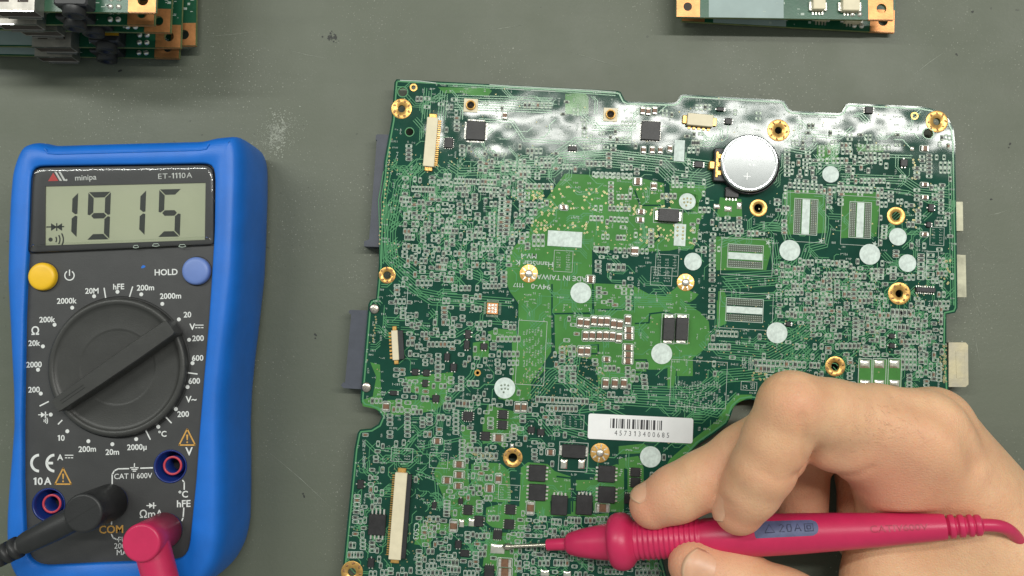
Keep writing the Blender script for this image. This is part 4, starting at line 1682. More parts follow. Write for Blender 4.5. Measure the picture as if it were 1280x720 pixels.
def cap(x, y, vert=True, l=11.0, w=6.5, t=1.0):
    k = (l, w)
    if k not in CM:
        CM[k] = cap_mesh(l * PXMM, w * PXMM, t)
    o = put(CM[k][0], 'capacitor', P(x, y, ZB), BA + (math.pi / 2 if vert else 0), board)
    sub(CM[k][1], 'terminals', o)
    W, H = ((w + 3) * PXMM, (l + 3.5) * PXMM) if vert else ((l + 3.5) * PXMM, (w + 3) * PXMM)
    frame_print(silk, P(x, y, ZB), W, H, .22, BA, sz(), .4)
    if vert:
        reserve(x - w / 2 - 1, y - l / 2 - 1, x + w / 2 + 1, y + l / 2 + 1)
    else:
        reserve(x - l / 2 - 1, y - w / 2 - 1, x + l / 2 + 1, y + w / 2 + 1)


for l in ((383, 283), (420, 287), (460, 275), (498, 278), (533, 278), (570, 292), (605, 297), (650, 270), (413, 358), (450, 358), (490, 358), (527, 358), (563, 360), (600, 368), (387, 445), (423, 445), (525, 625), (577, 625), (627, 625)):
    cap(*Fz7(*l))
for l in ((655, 325), (655, 362), (652, 423), (652, 463), (650, 500)):
    cap(*Fz7(*l), vert=False)
for x, y, v, l, w in ((663, 634.5, True, 15, 8), (753, 634.5, False, 15, 9), (567, 657, True, 13, 8), (623, 547, False, 13, 8), (647, 509, True, 11, 6), (655, 509, True, 11, 6), (574, 580, False, 12, 7), (574, 593, False, 11, 7), (559, 600, False, 10, 7),
                      (573, 607, False, 9, 6), (623, 598, True, 10, 6), (612, 610, False, 9, 8), (631, 703, False, 16, 9), (631, 714.5, False, 16, 9), (483, 508, True, 10, 7), (705, 264 - 4, False, 8, 4), (704, 259, False, 8, 4), (801, 274 - 9, False, 8, 5),
                      (800, 275, False, 8, 5), (797, 227, False, 9, 8), (817, 233, True, 8, 6), (793, 314, True, 9, 8), (738, 349, False, 9, 8), (1155, 186, False, 9, 6), (1155, 231, False, 8, 4), (1155, 247, False, 8, 4), (1155, 293, False, 8, 4), (758, 449, False, 8, 5),
                      (688, 565, False, 9, 6), (547, 660 - 109, False, 9, 6), (576, 127 + 11, False, 0, 0), (631, 145, True, 8, 5), (803, 139, True, 9, 5), (810, 140, True, 9, 5), (818, 139, True, 9, 5), (804, 188, True, 8, 5), (815, 188, True, 8, 5), (825, 188, True, 8, 5), (837, 186, True, 8, 5)):
    if l:
        cap(x, y, v, l, w, 0.9)

# ---- connectors
def ribbon_connector(x0, y0, x1, y1, wpx, pins, pin_side, bar_side, bar_px, t=1.6, ends=True, pin_mat='gold'):
    """cream flat-cable socket running from x0,y0 to x1,y1 with its contact row and dark latch bar"""
    a_, b_ = P(x0, y0, ZB), P(x1, y1, ZB)
    d_ = b_ - a_
    L = d_.length
    rz = math.atan2(d_.y, d_.x)
    c_ = (a_ + b_) / 2
    w = wpx * PXMM
    mb = MB()
    mb.box((0, 0, t / 2 + .1), (L, w, t), bev=.15)
    o = put(mb.mesh('ribbon_connector', M['cream']), 'ribbon_connector', c_, rz, board)
    mb = MB()
    for k in range(pins):
        f = (k + .5) / pins - .5
        mb.box((f * L * .94, pin_side * (w / 2 + .45), .28), (L / pins * .5, 1.1, .3))
    sub(mb.mesh('contacts', M[pin_mat]), 'contacts', o)
    if bar_px:
        bw = bar_px * PXMM
        mb = MB()
        mb.box((0, bar_side * (w / 2 + bw / 2 - .1), t * .4 + .1), (L * .97, bw, t * .8), bev=.12)
        sub(mb.mesh('latch_bar', M['blackplastic']), 'latch_bar', o)
    if ends:
        for s in (-1, 1):
            mb = MB()
            mb.box((s * (L / 2 + .7), 0, .45), (1.5, w * .7, .7), bev=.15)
            sub(mb.mesh('anchor_tab', M['gold']), 'anchor_tab', o)
    reserve(min(x0, x1) - wpx / 2 - 6, min(y0, y1) - 8, max(x0, x1) + wpx / 2 + 6, max(y0, y1) + 8)
    return o


ribbon_connector(541.5, 148, 536, 209, 14, 22, 1, -1, 0)
ribbon_connector(493.5, 413, 489.5 + 6, 450, 8, 8, -1, 1, 7, 1.5)
ribbon_connector(502.5, 590, 494, 698, 15, 36, -1, 1, 6, 1.9)
o = ribbon_connector(858, 150, 890, 153, 15, 5, -1, 1, 0, 2.0)
# gold press pads
for x, y in ((588.5, 132), (763, 143.5)):
    mb = MB()
    mb.box((0, 0, .2), (4.9, 4.7, .25), bev=.08)
    o = put(mb.mesh('antenna_socket', M['cream']), 'antenna_socket', P(x, y, ZB), BA, board)
    mb = MB()
    mb.lathe([(.3, 1.75), (1.0, 1.7), (1.1, 1.5), (1.0, 1.25), (.4, 1.2)], n=24, cap=False)
    sub(mb.mesh('socket_barrel', M['gold']), 'socket_barrel', o)
    mb = MB()
    mb.lathe([(.3, 1.2), (.38, 1.15), (.38, .4), (.9, .35), (.95, .02)], n=16)
    sub(mb.mesh('socket_core', M['blackplastic']), 'socket_core', o)
    reserve(x - 12, y - 11, x + 12, y + 11)
# gold sensor package
mb = MB()
mb.box((0, 0, .3), (3.9, 3.9, .5), bev=.1)
o = put(mb.mesh('sensor_land', M['copper']), 'sensor_land', P(615.6, 385.6, ZB), BA, board)
mb = MB()
for i in range(3):
    for j in range(3):
        mb.box(((i - 1) * 1.1, (j - 1) * 1.1, .6), (.85, .85, .12), bev=.05)
sub(mb.mesh('solder_spots', M['tin']), 'solder_spots', o)
mb = MB()
for k in range(10):
    f = (k - 4.5) * .42
    for u, v, w_, h_ in ((f, 2.6, .2, .8), (f, -2.6, .2, .8), (2.6, f, .8, .2), (-2.6, f, .8, .2)):
        mb.box((u, v, .16), (w_, h_, .12))
sub(mb.mesh('pins', M['pad']), 'pins', o)
reserve(602, 372, 629, 399)
# dark pin strip at the right
mb = MB()
mb.box((0, 0, .7), (24 * PXMM, 6 * PXMM, 1.2), bev=.15)
o = put(mb.mesh('pin_strip', M['blackplastic']), 'pin_strip', P(1155.5, 362.5, ZB), BA, board)
mb = MB()
for k in range(9):
    mb.box(((k - 4) * .74, .95, .3), (.3, .9, .3))
    mb.box(((k - 4) * .74, -.95, .3), (.3, .9, .3))
sub(mb.mesh('pins', M['tin']), 'pins', o)
reserve(1141, 355, 1170, 370)

# drive connectors under the left edge
def side_connector(poly, z0, z1, name, mt, extra=None):
    mb = MB()
    mb.prism([P(x, y, (z0 + z1) / 2) for x, y in poly], z0, z1)
    return mb.build(name, mt, board)


o = side_connector([(473, 170), (500, 171), (490, 309), (458, 308), (457, 303), (463, 300)], 1.2, 6.8, 'drive_connector', M['slate'])
mb = MB()
mb.prism([P(x, y, 4) for x, y in ((471.5, 171), (500, 171), (500, 177), (470.8, 177))], 0.0, 6.79)
mb.build('guide_lug', M['slate'], o)
mb = MB()
mb.prism([P(x, y, 4) for x, y in ((457, 302), (490, 303), (489, 310), (456.5, 309))], 0.0, 6.79)
mb.build('guide_lug', M['slate'], o)
o = side_connector([(441, 391), (480, 393), (472, 482), (433, 479)], 1.2, 6.8, 'drive_connector', M['slate'])
for pl_ in ([(439.5, 387.5), (480, 389), (480, 394.5), (439.5, 393), (437.5, 390)], [(431, 477.5), (472, 480), (471.5, 487), (431, 484.5), (428, 481)]):
    mb = MB()
    mb.prism([P(x, y, 4) for x, y in pl_], 0.0, 7.0 - .21)
    mb.build('guide_lug', M['slate'], o)
# connectors under the right edge
M['portsteel'] = mat('dull_beige_port_shell', (0.40, 0.37, 0.29), 0.5, metal=0.55, rgb2=(0.52, 0.46, 0.30), vscale=180, bump=.3, bscale=500)
o = side_connector([(1180, 428), (1201, 428), (1204, 431), (1204.5, 480), (1201, 483), (1180, 483)], 0.0, 6.6, 'video_port', M['portsteel'])
mb = MB()
a_, b_ = P(1204, 434, 6.6), P(1204, 477, 6.6)
mb.box(((a_.x + b_.x) / 2 - 1, (a_.y + b_.y) / 2, 6.62), (3.0, 9.5, .12), bev=.05)
mb.build('shell_dimple', M['portsteel'], o)
M['agedsteel'] = mat('aged_bracket', (0.42, 0.41, 0.30), 0.5, metal=0.4, var=0.25, vscale=200)
for pl_ in ([(1185, 319), (1201, 320), (1202, 372), (1185, 372)], [(1185, 254), (1197.5, 254), (1198, 290), (1185, 290)]):
    side_connector(pl_, 0.0, 6.7, 'side_port', M['agedsteel'])
# stand-offs hidden below carry the rest of the board
for x, y in ((700, 300), (900, 200), (1100, 250), (560, 600), (760, 690), (560, 250)):
    c_ = P(x, y, 0)
    mb = MB()
    mb.lathe([(0.0, 6.0), (6.8, 6.0)], (c_.x, c_.y, 0), n=16)
    mb.build('underside_component', M['blackplastic'], board)

# ---- battery holder and cell
bc = P(937, 203.5, ZB + 4.3)
mb = MB()
mb.lathe([(0.05, 10.2), (2.6, 10.3), (2.9, 10.25), (2.9, 9.98), (0.9, 9.98), (0.9, .02)], (0, 0, 0), n=56)
mb.box((-9.6, -.6, 1.3), (5.4, 11.6, 2.5), bev=.3)
hold = put(mb.mesh('battery_holder', M['blackplastic']), 'battery_holder', (bc.x + .5, bc.y - .3, ZB), BA, board)
mb = MB()
for s in (-1, 0, 1):
    mb.box((-10.6, s * 2.9 - .6, 2.75), (1.7, 1.6, .5), bev=.12)
mb.box((-11.3, -.6, 2.65), (.9, 9.0, .4), bev=.12)
mb.box((-12.8, -.8, 1.2), (2.2, 2.8, 2.3), bev=.3)
sub(mb.mesh('contact_clip', M['gold']), 'contact_clip', hold)
reserve(884, 166, 976, 246)
cell = thing('coin_cell', 'round silver coin cell seated in the black holder on the motherboard', 'battery', (bc.x, bc.y, ZB + .95))
mb = MB()
mb.lathe([(ZB + .92, 8.5), (ZB + 1.4, 9.2), (ZB + 1.5, 9.75), (ZB + 3.9, 9.95), (ZB + 4.2, 9.85), (ZB + 4.3, 9.6), (ZB + 4.3, 9.1), (ZB + 4.27, 8.95), (ZB + 4.27, 8.85), (ZB + 4.27, 8.7), (ZB + 4.27, 4), (ZB + 4.27, .05)], (bc.x, bc.y, 0), n=72)
cb = mb.build('cell_can', M['nickel'], cell)
mb = MB()
pc = P(934, 220, ZB + 4.29)
mb.box((pc.x, pc.y, ZB + 4.285), (2.4, .26, .03), BA)
mb.box((pc.x, pc.y, ZB + 4.287), (.26, 2.4, .03), BA)
for k, (u, v, w_) in enumerate(((-3.2, 3.2, 6), (-2.2, 1.2, 7), (-.5, -.6, 5), (2.0, 2.2, 4))):
    for j in range(int(w_)):
        mb.box((bc.x + u + j * .62, bc.y + v, ZB + 4.284), (.34, .12 + .5 * (j % 2), .02), BA)
cell.rotation_euler = (0.019, 0.004, 0)          # sits a touch tilted on its spring contact
mb.build('embossed_plus', mat('embossed_mark', (0.75, 0.75, 0.75), 0.5, metal=.3), cb)

# ---- memory package lands (unpopulated, hatched)
def memory_land(x0, y0, x1, y1, horiz, zs):
    c_ = P((x0 + x1) / 2, (y0 + y1) / 2, ZB)
    w, h = (x1 - x0) * PXMM, (y1 - y0) * PXMM
    frame_print(silk, c_, w, h, .22, BA, sz())
    ca, sa = math.cos(BA), math.sin(BA)

    def W(u, v, z):
        return (c_.x + u * ca - v * sa, c_.y + u * sa + v * ca, z)
    if horiz:
        bars = [(-w / 2 + .3, -h * .14, w / 2 - .3, h * .14)]
        hat = [(-w / 2 + .4, h * .19, w / 2 - .4, h * .46), (-w / 2 + .4, -h * .46, w / 2 - .4, -h * .19)]
    else:
        bars = [(-w * .16, -h / 2 + .3, w * .16, h / 2 - .3)]
        hat = [(w * .2, -h / 2 + .4, w * .46, h / 2 - .4), (-w * .46, -h / 2 + .4, -w * .2, h / 2 - .4)]
    for u0, v0, u1, v1 in bars:
        mb = MB()
        z = ZB + .2
        mb.flat([W(u0, v0, z), W(u1, v0, z), W(u1, v1, z), W(u0, v1, z)])
        mb.build('white_bar', M['silk_dot'], board)
    mbh = MB()
    for u0, v0, u1, v1 in hat:
        mbh.flat([W(u0, v0, ZB + .115), W(u1, v0, ZB + .115), W(u1, v1, ZB + .115), W(u0, v1, ZB + .115)])
    mbh.build('pad_field', M['hatch'], board, 'stuff')
    for u0, v0, u1, v1 in hat:
        nu, nv = max(2, int((u1 - u0) / .62)), max(2, int((v1 - v0) / .62))
        for i in range(nu):
            for j in range(nv):
                u = u0 + (i + .5) / nu * (u1 - u0)
                v = v0 + (j + .5) / nv * (v1 - v0)
                q = W(u, v, ZB + .13)
                silk.disc((q[0], q[1], ZB + .132), .155, 5)
    reserve(x0 - 5, y0 - 5, x1 + 5, y1 + 5)
    # outer corner lines and the star in the corner
    W2, H2 = (w + 5.5, h + 4.5)
    frame_print(silk, P((x0 + x1) / 2 + (2 if horiz else 0), (y0 + y1) / 2 + 1, ZB), W2, H2, .14, BA, sz())
    s = P(x1 + 6, y0 - 2, ZB) if horiz else P(x1 + 4, y1 + 7, ZB)
    sp = []
    for k in range(10):
        rr = 1.1 if k % 2 == 0 else .4
        sp.append((s.x + rr * math.cos(k * math.pi / 5), s.y + rr * math.sin(k * math.pi / 5), ZB + .21))
    silk.flat(sp)


M['hatch'] = mat('bare_pad_ground', (0.035, 0.050, 0.030), 0.4, metal=.2, var=.3, vscale=1500)
memory_land(909, 305.5, 954, 335.5, True, 0)
memory_land(907, 373, 954, 402.5, True, 0)
memory_land(992, 248, 1022, 294, False, 0)
memory_land(1061, 252, 1089, 298, False, 0)

# ---- lettering on the board
TZ = ZB + .22
BT = BA + math.pi
silk.text('MADE IN TAIWAN', P(702, 347.5, TZ), 1.75, BT, bold=.012, sx=1.05)
silk.text('HannStar K', P(668, 329.5, TZ), 1.75, BT, bold=.012, sx=1.15)
silk.text('MV-4', P(661, 320, TZ), 1.75, BT, bold=.012, sx=1.05)
silk.text('94V-0', P(676, 358.5, TZ), 1.75, BT, bold=.012, sx=1.15)
silk.text('1117', P(648, 356.5, TZ), 1.5, BT, sx=1.1)
silk.text('C503', P(520.5, 664, TZ), 1.9, BA - math.pi / 2)
reserve(640, 314, 735, 364)
reserve(516, 650, 525, 680)

# ---- rows of outlined places seen clearly
def row(x0, y0, x1, y1, n, vert=True, s=1.0, full=None):
    for k in range(n):
        t = (k + .5) / n
        footprint(x0 + (x1 - x0) * t, y0 + (y1 - y0) * t, vert, s, full, force=True)


def zrow(f, a, b, n, vert=True, s=1.0, full=None):
    p, q = f(*a), f(*b)
    row(*p, *q, n, vert, s, full)


zrow(Fz2, (448, 170), (680, 180), 10, True, .82, False)
zrow(Fz2, (540, 362), (670, 366), 6, True, .85)
zrow(Fz2, (435, 417), (515, 420), 4, True, .85)
zrow(Fz2, (545, 422), (655, 428), 5, True, .85)
zrow(Fz2, (455, 590), (550, 592), 4, True, .85)
zrow(Fz2, (570, 597), (770, 605), 8, True, .85)
zrow(Fz2, (455, 360), (515, 360), 2, True, .85)
zrow(Fz2, (500, 522), (550, 522), 2, True, .85)
zrow(Fz2, (585, 527), (640, 527), 3, True, .85)
zrow(Fz2, (530, 692), (640, 695), 4, True, 1.1)
zrow(Fz8, (222, 85), (520, 98), 14, True, .95)
zrow(Fz8, (280, 135), (460, 140), 8, True, .95)
zrow(Fz8, (525, 130), (565, 130), 2, True, .95)
zrow(Fz7, (740, 575), (750, 660), 4, False, .95)
zrow(Fz7, (465, 485), (470, 530), 2, False, .9)
zrow(Fz6, (497, 260), (495, 510), 9, False, .95)
zrow(Fz6, (495, 535), (490, 720), 6, False, .95)
zrow(Fz4, (295, 612), (500, 622), 9, True, .95)
zrow(Fz4, (20, 590), (220, 605), 8, True, .9)
zrow(Fz5, (770, 345), (768, 495), 6, False, 1.05)
zrow(Fz5, (565, 185), (560, 265), 4, False, .9)
zrow(Fz5, (630, 325), (628, 370), 2, False, .95)
zrow(Fz5, (615, 420), (612, 490), 4, False, .95)
zrow(Fz5, (545, 430), (542, 490), 4, False, .9)
zrow(Fz5, (598, 675), (720, 690), 5, True, .95)
zrow(Fb7, (550, 238), (720, 245), 7, True, .9)
zrow(Fb7, (725, 242), (825, 248), 5, True, .9)
zrow(Fb7, (280, 288), (430, 295), 7, True, .9)
zrow(Fb7, (555, 290), (660, 285), 4, True, .9)
zrow(Fb7, (710, 290), (845, 298), 6, True, .9)
zrow(Fb7, (205, 355), (280, 360), 4, True, .9)
zrow(Fb7, (865, 315), (850, 590), 11, False, 1.0)
zrow(Fb7, (903, 360), (885, 590), 9, False, 1.0)
zrow(Fb7, (235, 600), (300, 600), 3, True, .9)
zrow(Fb7, (470, 555), (580, 560), 5, True, .9)
zrow(Fb7, (650, 555), (655, 620), 3, False, .9)
zrow(Fb8, (232, 312), (480, 325), 12, True, 1.0)
zrow(Fb8, (240, 340), (330, 345), 5, True, 1.0)
zrow(Fb8, (495, 325), (545, 328), 3, True, .9)
zrow(Fb8, (55, 175), (160, 180), 6, True, .95)
zrow(Fb8, (20, 238), (125, 240), 6, True, .95)
for k in range(4):
    zrow(Fb8, (925, 260 + k * 25), (1000, 262 + k * 25), 4, True, .85)
zrow(Fb8, (878, 75), (990, 80), 6, True, 1.0)
zrow(Fb8, (890, 145), (965, 150), 4, True, 1.0)
zrow(Fb6, (68, 600), (150, 600), 5, True, .95)
zrow(Fb6, (75, 545), (110, 548), 2, True, .95)
zrow(Fb6, (625, 295), (622, 385), 5, False, .95)
zrow(Fb6, (590, 640), (690, 645), 5, True, .95)
zrow(Fb6, (625, 680), (700, 685), 4, True, .95)
zrow(Fb6, (160, 405), (165, 405), 1, True, .95)
zrow(Fb6, (120, 260), (118, 350), 4, False, .95)
zrow(Fb5, (455, 508), (545, 510), 5, True, .95)
zrow(Fb5, (275, 340), (380, 345), 3, False, .95)
zrow(Fb5, (330, 455), (385, 460), 3, False, .95)
zrow(Fb5, (440, 255), (500, 260), 3, True, .95)
zrow(Fb5, (540, 245), (620, 250), 4, True, .95)
zrow(Ff8, (410, 110), (450, 112), 4, True, .95)
zrow(Ff8, (440, 160), (480, 162), 3, True, .95)
zrow(Ff8, (490, 665), (560, 672), 5, True, 1.05)
zrow(Ff8, (1060, 38), (1110, 42), 4, True, .95)
zrow(Fz1, (1020, 455), (1178, 462), 7, True, .85, False)
zrow(Fz3, (250, 480), (270, 480), 2, True, .95)
zrow(Fz3, (380, 445), (440, 445), 4, True, .95)

# ---- captioned frames (tables of tiny print)
def table_print(x0, y0, x1, y1, cols=4, dy=4.0, h=.75, fr=True, vertical=False):
    c_ = P((x0 + x1) / 2, (y0 + y1) / 2, ZB)
    if fr:
        frame_print(silk, c_, (x1 - x0) * PXMM, (y1 - y0) * PXMM, .15, BA, sz())
    if vertical:
        x = x0 + 3
        while x < x1 - 2:
            y = y0 + 3 + rf.uniform(0, 6)
            while y < y1 - 5:
                n_ = rf.randint(3, 6)
                caption(x, y + n_ * 1.1, n_, h, BA + math.pi / 2)
                y += n_ * 2.4 + rf.uniform(1, 5)
            x += dy
    else:
        y = y0 + 3
        while y < y1 - 2:
            for k in range(cols):
                if rf.random() < .85:
                    caption(x0 + (x1 - x0) * (k + .5) / cols, y, max(2, int((x1 - x0) / cols / 2.6)), h)
            y += dy
    reserve(x0, y0, x1, y1)


table_print(842, 471, 904, 513, fr=False, vertical=True, dy=3.4, h=.8)
frame_print(silk, P(873, 480, ZB), 70 * PXMM, 58 * PXMM, .14, BA, sz())
table_print(652, 404, 682, 480, fr=False, vertical=True, dy=3.6, h=.75)
frame_print(silk, P(664, 441, ZB), 36 * PXMM, 80 * PXMM, .16, BA, sz())
table_print(702, 518, 730, 536, 4, 3.0, .6)
table_print(692, 313, 716, 340, 2, 3.0, .6)
table_print(819, 318, 848, 345, 3, 3.6, .7)
table_print(813, 334, 840, 357, 2, 3.6, .7)
table_print(623, 606, 650, 625, 3, 3.2, .6)
table_print(489, 560, 516, 577, 2, 3.6, .7)
table_print(518, 548, 568, 566, 3, 3.6, .7, fr=False)
table_print(537, 566, 560, 585, 2, 3.6, .7)
table_print(452, 548, 458, 590, 1, 2.2, .9, fr=False)
table_print(1162, 284, 1180, 307, 2, 3.4, .6)
table_print(1142, 295, 1152, 315, 1, 2.4, .9, fr=False)
table_print(1184, 240, 1190, 262, 1, 2.4, .7, fr=False)
table_print(918, 424, 935, 432, 2, 2.4, .9, fr=False)
table_print(942, 428, 958, 438, 2, 2.4, .9, fr=False)
table_print(926, 444, 942, 465, 2, 2.4, .9, fr=False)
table_print(926, 477, 946, 488, 2, 2.4, .9)
table_print(965, 438, 1010, 448, 1, 9, 1.0, fr=False, vertical=True)
table_print(1150, 330, 1160, 350, 1, 2.4, .9, fr=False)
table_print(500, 335, 515, 345, 1, 2.4, .8, fr=False)
table_print(724, 596, 727, 600, 1, 2.4, .8, fr=False)
for x, y in ((716, 551), (717, 593), (699, 615), (730, 615), (758, 579), (795, 560), (750, 632), (640, 540), (612, 575), (596, 580), (598, 592), (598, 607), (600, 600), (720, 260), (720, 271), (868, 266), (590, 512), (700, 210), (780, 205),
             (1045, 330), (1150, 255), (1155, 270), (775, 572), (776, 610), (671, 577), (660, 627), (745, 640), (690, 650), (655, 660), (800, 580), (816, 600), (808, 608), (790, 640)):
    caption(x, y, 4, .85)
frame_print(silk, P(1165, 332, ZB), 15 * PXMM, 36 * PXMM, .18, BA, sz())
for k in range(4):
    footprint(1163, 319 + k * 8, False, 1.1, False, force=True)
frame_print(silk, P(502, 372, ZB), 15 * PXMM, 28 * PXMM, .16, BA, sz())
frame_print(silk, P(513, 398, ZB), 12 * PXMM, 14 * PXMM, .16, BA, sz())
frame_print(silk, P(705, 360, ZB), 0.1, 0.1, .02, BA, sz())
# white band print along the top edge and lines near the cell
for l in ([(500, 100.5), (525, 101.5), (545, 104)], [(612, 106), (640, 108), (690, 110.5), (740, 113), (770, 115.5)], [(632, 111), (655, 112.5)], [(664, 113), (694, 114.5)], [(1000, 145), (1046, 147)], [(860, 122), (974, 129)]):
    ribbon(silk, [P(x, y, ZB) for x, y in l], .3, sz())

# ---- crowded fields
def field(x0, y0, x1, y1, tries, s=(.82, .95), pv=.5, cap_p=.25, full=None):
    for _ in range(tries):
        x, y = rf.uniform(x0, x1), rf.uniform(y0, y1)
        if rf.random() < .5:
            n_ = rf.randint(3, 7)
            v = rf.random() < pv
            sc = rf.uniform(*s)
            for k in range(n_):
                footprint(x + (k * 5.7 * sc if v else 0), y + (0 if v else k * 5.7 * sc), v, sc, full)
        else:
            footprint(x, y, rf.random() < pv, rf.uniform(*s), full)
        if rf.random() < cap_p:
            xx, yy = rf.uniform(x0, x1), rf.uniform(y0, y1)
            c_ = P(xx, yy, ZB)
            cl = cells(c_, 2.2, .8)
            if inside(c_, outl_in) and not any(q in occ for q in cl):
                occ.update(cl)
                caption(xx, yy, rf.randint(3, 5), rf.uniform(.7, .95), rf.choice((BA, BA, BA + math.pi / 2)))


field(505, 218, 660, 335, 726)
field(970, 325, 1165, 400, 924)
field(1030, 380, 1180, 470, 726)
field(440, 585, 490, 720, 286)
field(520, 640, 640, 720, 352)
field(640, 645, 835, 720, 374)
field(560, 585, 600, 640, 56)
field(600, 190, 700, 215, 42)
field(500, 120, 660, 215, 30, cap_p=.4)
field(700, 125, 890, 215, 70, cap_p=.5)
field(885, 125, 1050, 190, 26, cap_p=.5)
field(960, 175, 1080, 245, 242)
field(1050, 165, 1190, 260, 80)
field(1100, 240, 1190, 400, 70)
field(495, 400, 640, 515, 286)
field(560, 500, 700, 580, 125)
field(480, 340, 620, 420, 56, cap_p=.5)
field(740, 200, 900, 320, 56, cap_p=.6)
field(860, 225, 910, 320, 84)
field(740, 320, 790, 385, 22)
field(690, 395, 730, 460, 16)
field(745, 455, 800, 500, 22)
field(640, 495, 730, 560, 56)
field(775, 560, 830, 640, 19)
field(455, 500, 560, 560, 28, cap_p=.5)
field(900, 260, 990, 300, 19, cap_p=.6)
field(700, 590, 830, 660, 14)
field(1030, 225, 1100, 250, 19)
field(880, 420, 1040, 470, 42, cap_p=.6)
for _ in range(5200):
    xx, yy = rf.uniform(430, 1192), rf.uniform(102, 720)
    c_ = P(xx, yy, ZB)
    n_ = rf.randint(2, 5)
    vv_ = rf.random() < .35
    cl = cells(c_, .6 if vv_ else n_ * .45, n_ * .45 if vv_ else .6)
    if inside(c_, outl_in) and not any(q in occ for q in cl):
        occ.update(cl)
        caption(xx, yy, n_, rf.uniform(.6, .9), BA + (math.pi / 2 if vv_ else 0))
silk.build('silkscreen_print', M['silk'], so, 'stuff')
pads.build('small_pads', M['pad'], so, 'stuff')
tiny.build('tiny_chip_parts', [M['resbody'], M['tinyend'], M['capbody']], so, 'stuff')
# ------------------------------------------------------------------ the probe in the hand
M['probetip'] = mat('probe_needle_steel', (0.46, 0.42, 0.35), 0.25, metal=0.95, var=0.1, vscale=500)
M['patch'] = mat('slate_label_inlay', (0.085, 0.10, 0.20), 0.5, var=0.15, vscale=400, bump=.2)
tipz = ZB + 1.35
pt0 = P(629, 683.5, tipz)
pt1 = P(1226, 656.5, 54.0)
pax = (pt1 - pt0)
PLEN = pax.length
pax.normalize()
probe = thing('test_probe', 'crimson test probe with ribbed grip, its needle touching the motherboard', 'test probe', pt0.to_tuple())
PF = frame(pax)


def at_px(x):
    """distance along the probe for a photograph column"""
    lo, hi = -5.0, PLEN + 5
    for _ in range(40):
        m_ = (lo + hi) / 2
        q = pt0 + pax * m_
        d_ = CR.transposed() @ (q - CAM)
        px_ = 640 + FPX * d_.x / -d_.z
        if px_ < x:
            lo = m_
        else:
            hi = m_
    return (lo + hi) / 2


A_ = at_px
mb = MB()
mb.lathe([(0, 0.25), (0.25, 0.8), (1.0, 1.15), (2.0, 1.2), (2.6, .85), (3.4, .62), (A_(690), .62)], pt0, PF, n=20)
mb.build('needle', M['probetip'], probe)
mb = MB()
mb.lathe([(A_(683), 1.0), (A_(683.5), 1.75), (A_(684.5), 1.9), (A_(709), 2.05), (A_(712), 2.2)], pt0, PF, n=28)
mb.build('needle_sleeve', M['leadred'], probe)
mb = MB()
mb.lathe([(A_(707), 2.0), (A_(709), 3.0), (A_(712), 3.6), (A_(725), 4.5), (A_(745), 5.35), (A_(762), 5.9), (A_(766), 6.2)], pt0, PF, n=40)
mb.build('nose_cone', M['leadred'], probe)
mb = MB()
mb.lathe([(A_(762), 5.8), (A_(764), 7.6), (A_(767), 8.5), (A_(772), 9.05), (A_(778), 9.2), (A_(784), 8.9), (A_(789), 8.0), (A_(792), 6.9), (A_(795), 6.1)], pt0, PF, n=44)
mb.build('finger_guard', M['leadred'], probe)
mb = MB()
prof = [(A_(790), 5.6)]
x = 794.0
while x < 874:
    prof += [(A_(x), 5.75), (A_(x + 1.2), 6.1), (A_(x + 2.6), 6.15), (A_(x + 4.0), 5.95), (A_(x + 5.2), 5.72)]
    x += 6.4
prof += [(A_(878), 5.7), (A_(882), 5.9)]
mb.lathe(prof, pt0, PF, n=44)
mb.build('ribbed_grip', M['leadred'], probe)
mb = MB()
prof = [(A_(876), 5.6), (A_(882), 5.95), (A_(900), 6.15), (A_(930), 6.35), (A_(960), 6.35), (A_(1000), 6.1), (A_(1050), 5.55), (A_(1100), 4.95), (A_(1150), 4.2), (A_(1178), 3.8), (A_(1182), 3.6)]
mb.lathe(prof, pt0, PF, n=48)
handle = mb.build('handle', M['leadred'], probe)
mb = MB()
h0 = A_(1181)
prof = [(h0 - 1, 2.7), (h0, 2.7)]
for k, (xa, xb, r) in enumerate(((1185, 1193, 3.45), (1197, 1205, 3.3), (1209, 1216, 3.2), (1218, 1226, 3.05))):
    prof += [(A_(xa), 2.6), (A_(xa + 1), r - .1), (A_(xa + 2), r), (A_(xb - 1), r), (A_(xb), r - .2), (A_(xb + 1), 2.6)]
prof += [(A_(1227), 2.3), (A_(1229), 1.9)]
mb.lathe(prof, pt0, PF, n=32)
mb.build('strain_relief', M['leadred'], probe)
e = pt0 + pax * A_(1226)
q = [e, e + pax * 10, P(1262, 672, 46), P(1300, 705, 44)]
cabl = bez(*q, n=20)
q2 = [cabl[-1], cabl[-1] + (cabl[-1] - cabl[-2]).normalized() * 30, P(1380, 850, 20), P(1380, 950, 2)]
mb = MB()
mb.tube(cabl + bez(*q2, n=14)[1:], 1.85, 18)
mb.build('cable', M['leadred'], probe)


def on_probe(x, yoff, lift):
    """a point on the probe's skin at column x; yoff in px across the handle as seen from above"""
    return None


# the slate label let into the handle, wrapped round its upper side
def wrap(u, phi, lift):
    """u along the probe, phi round it (0 = facing up, + = towards the knuckles)"""
    r = np.interp(u, [q_[0] for q_ in prof_h], [q_[1] for q_ in prof_h]) + lift
    c_ = pt0 + pax * u
    up = (Vector((0, 0, 1)) - pax * pax.z).normalized()
    si = pax.cross(up) * -1
    if si.y < 0:
        si = -si
    return c_ + up * (r * math.cos(phi)) + si * (r * math.sin(phi))


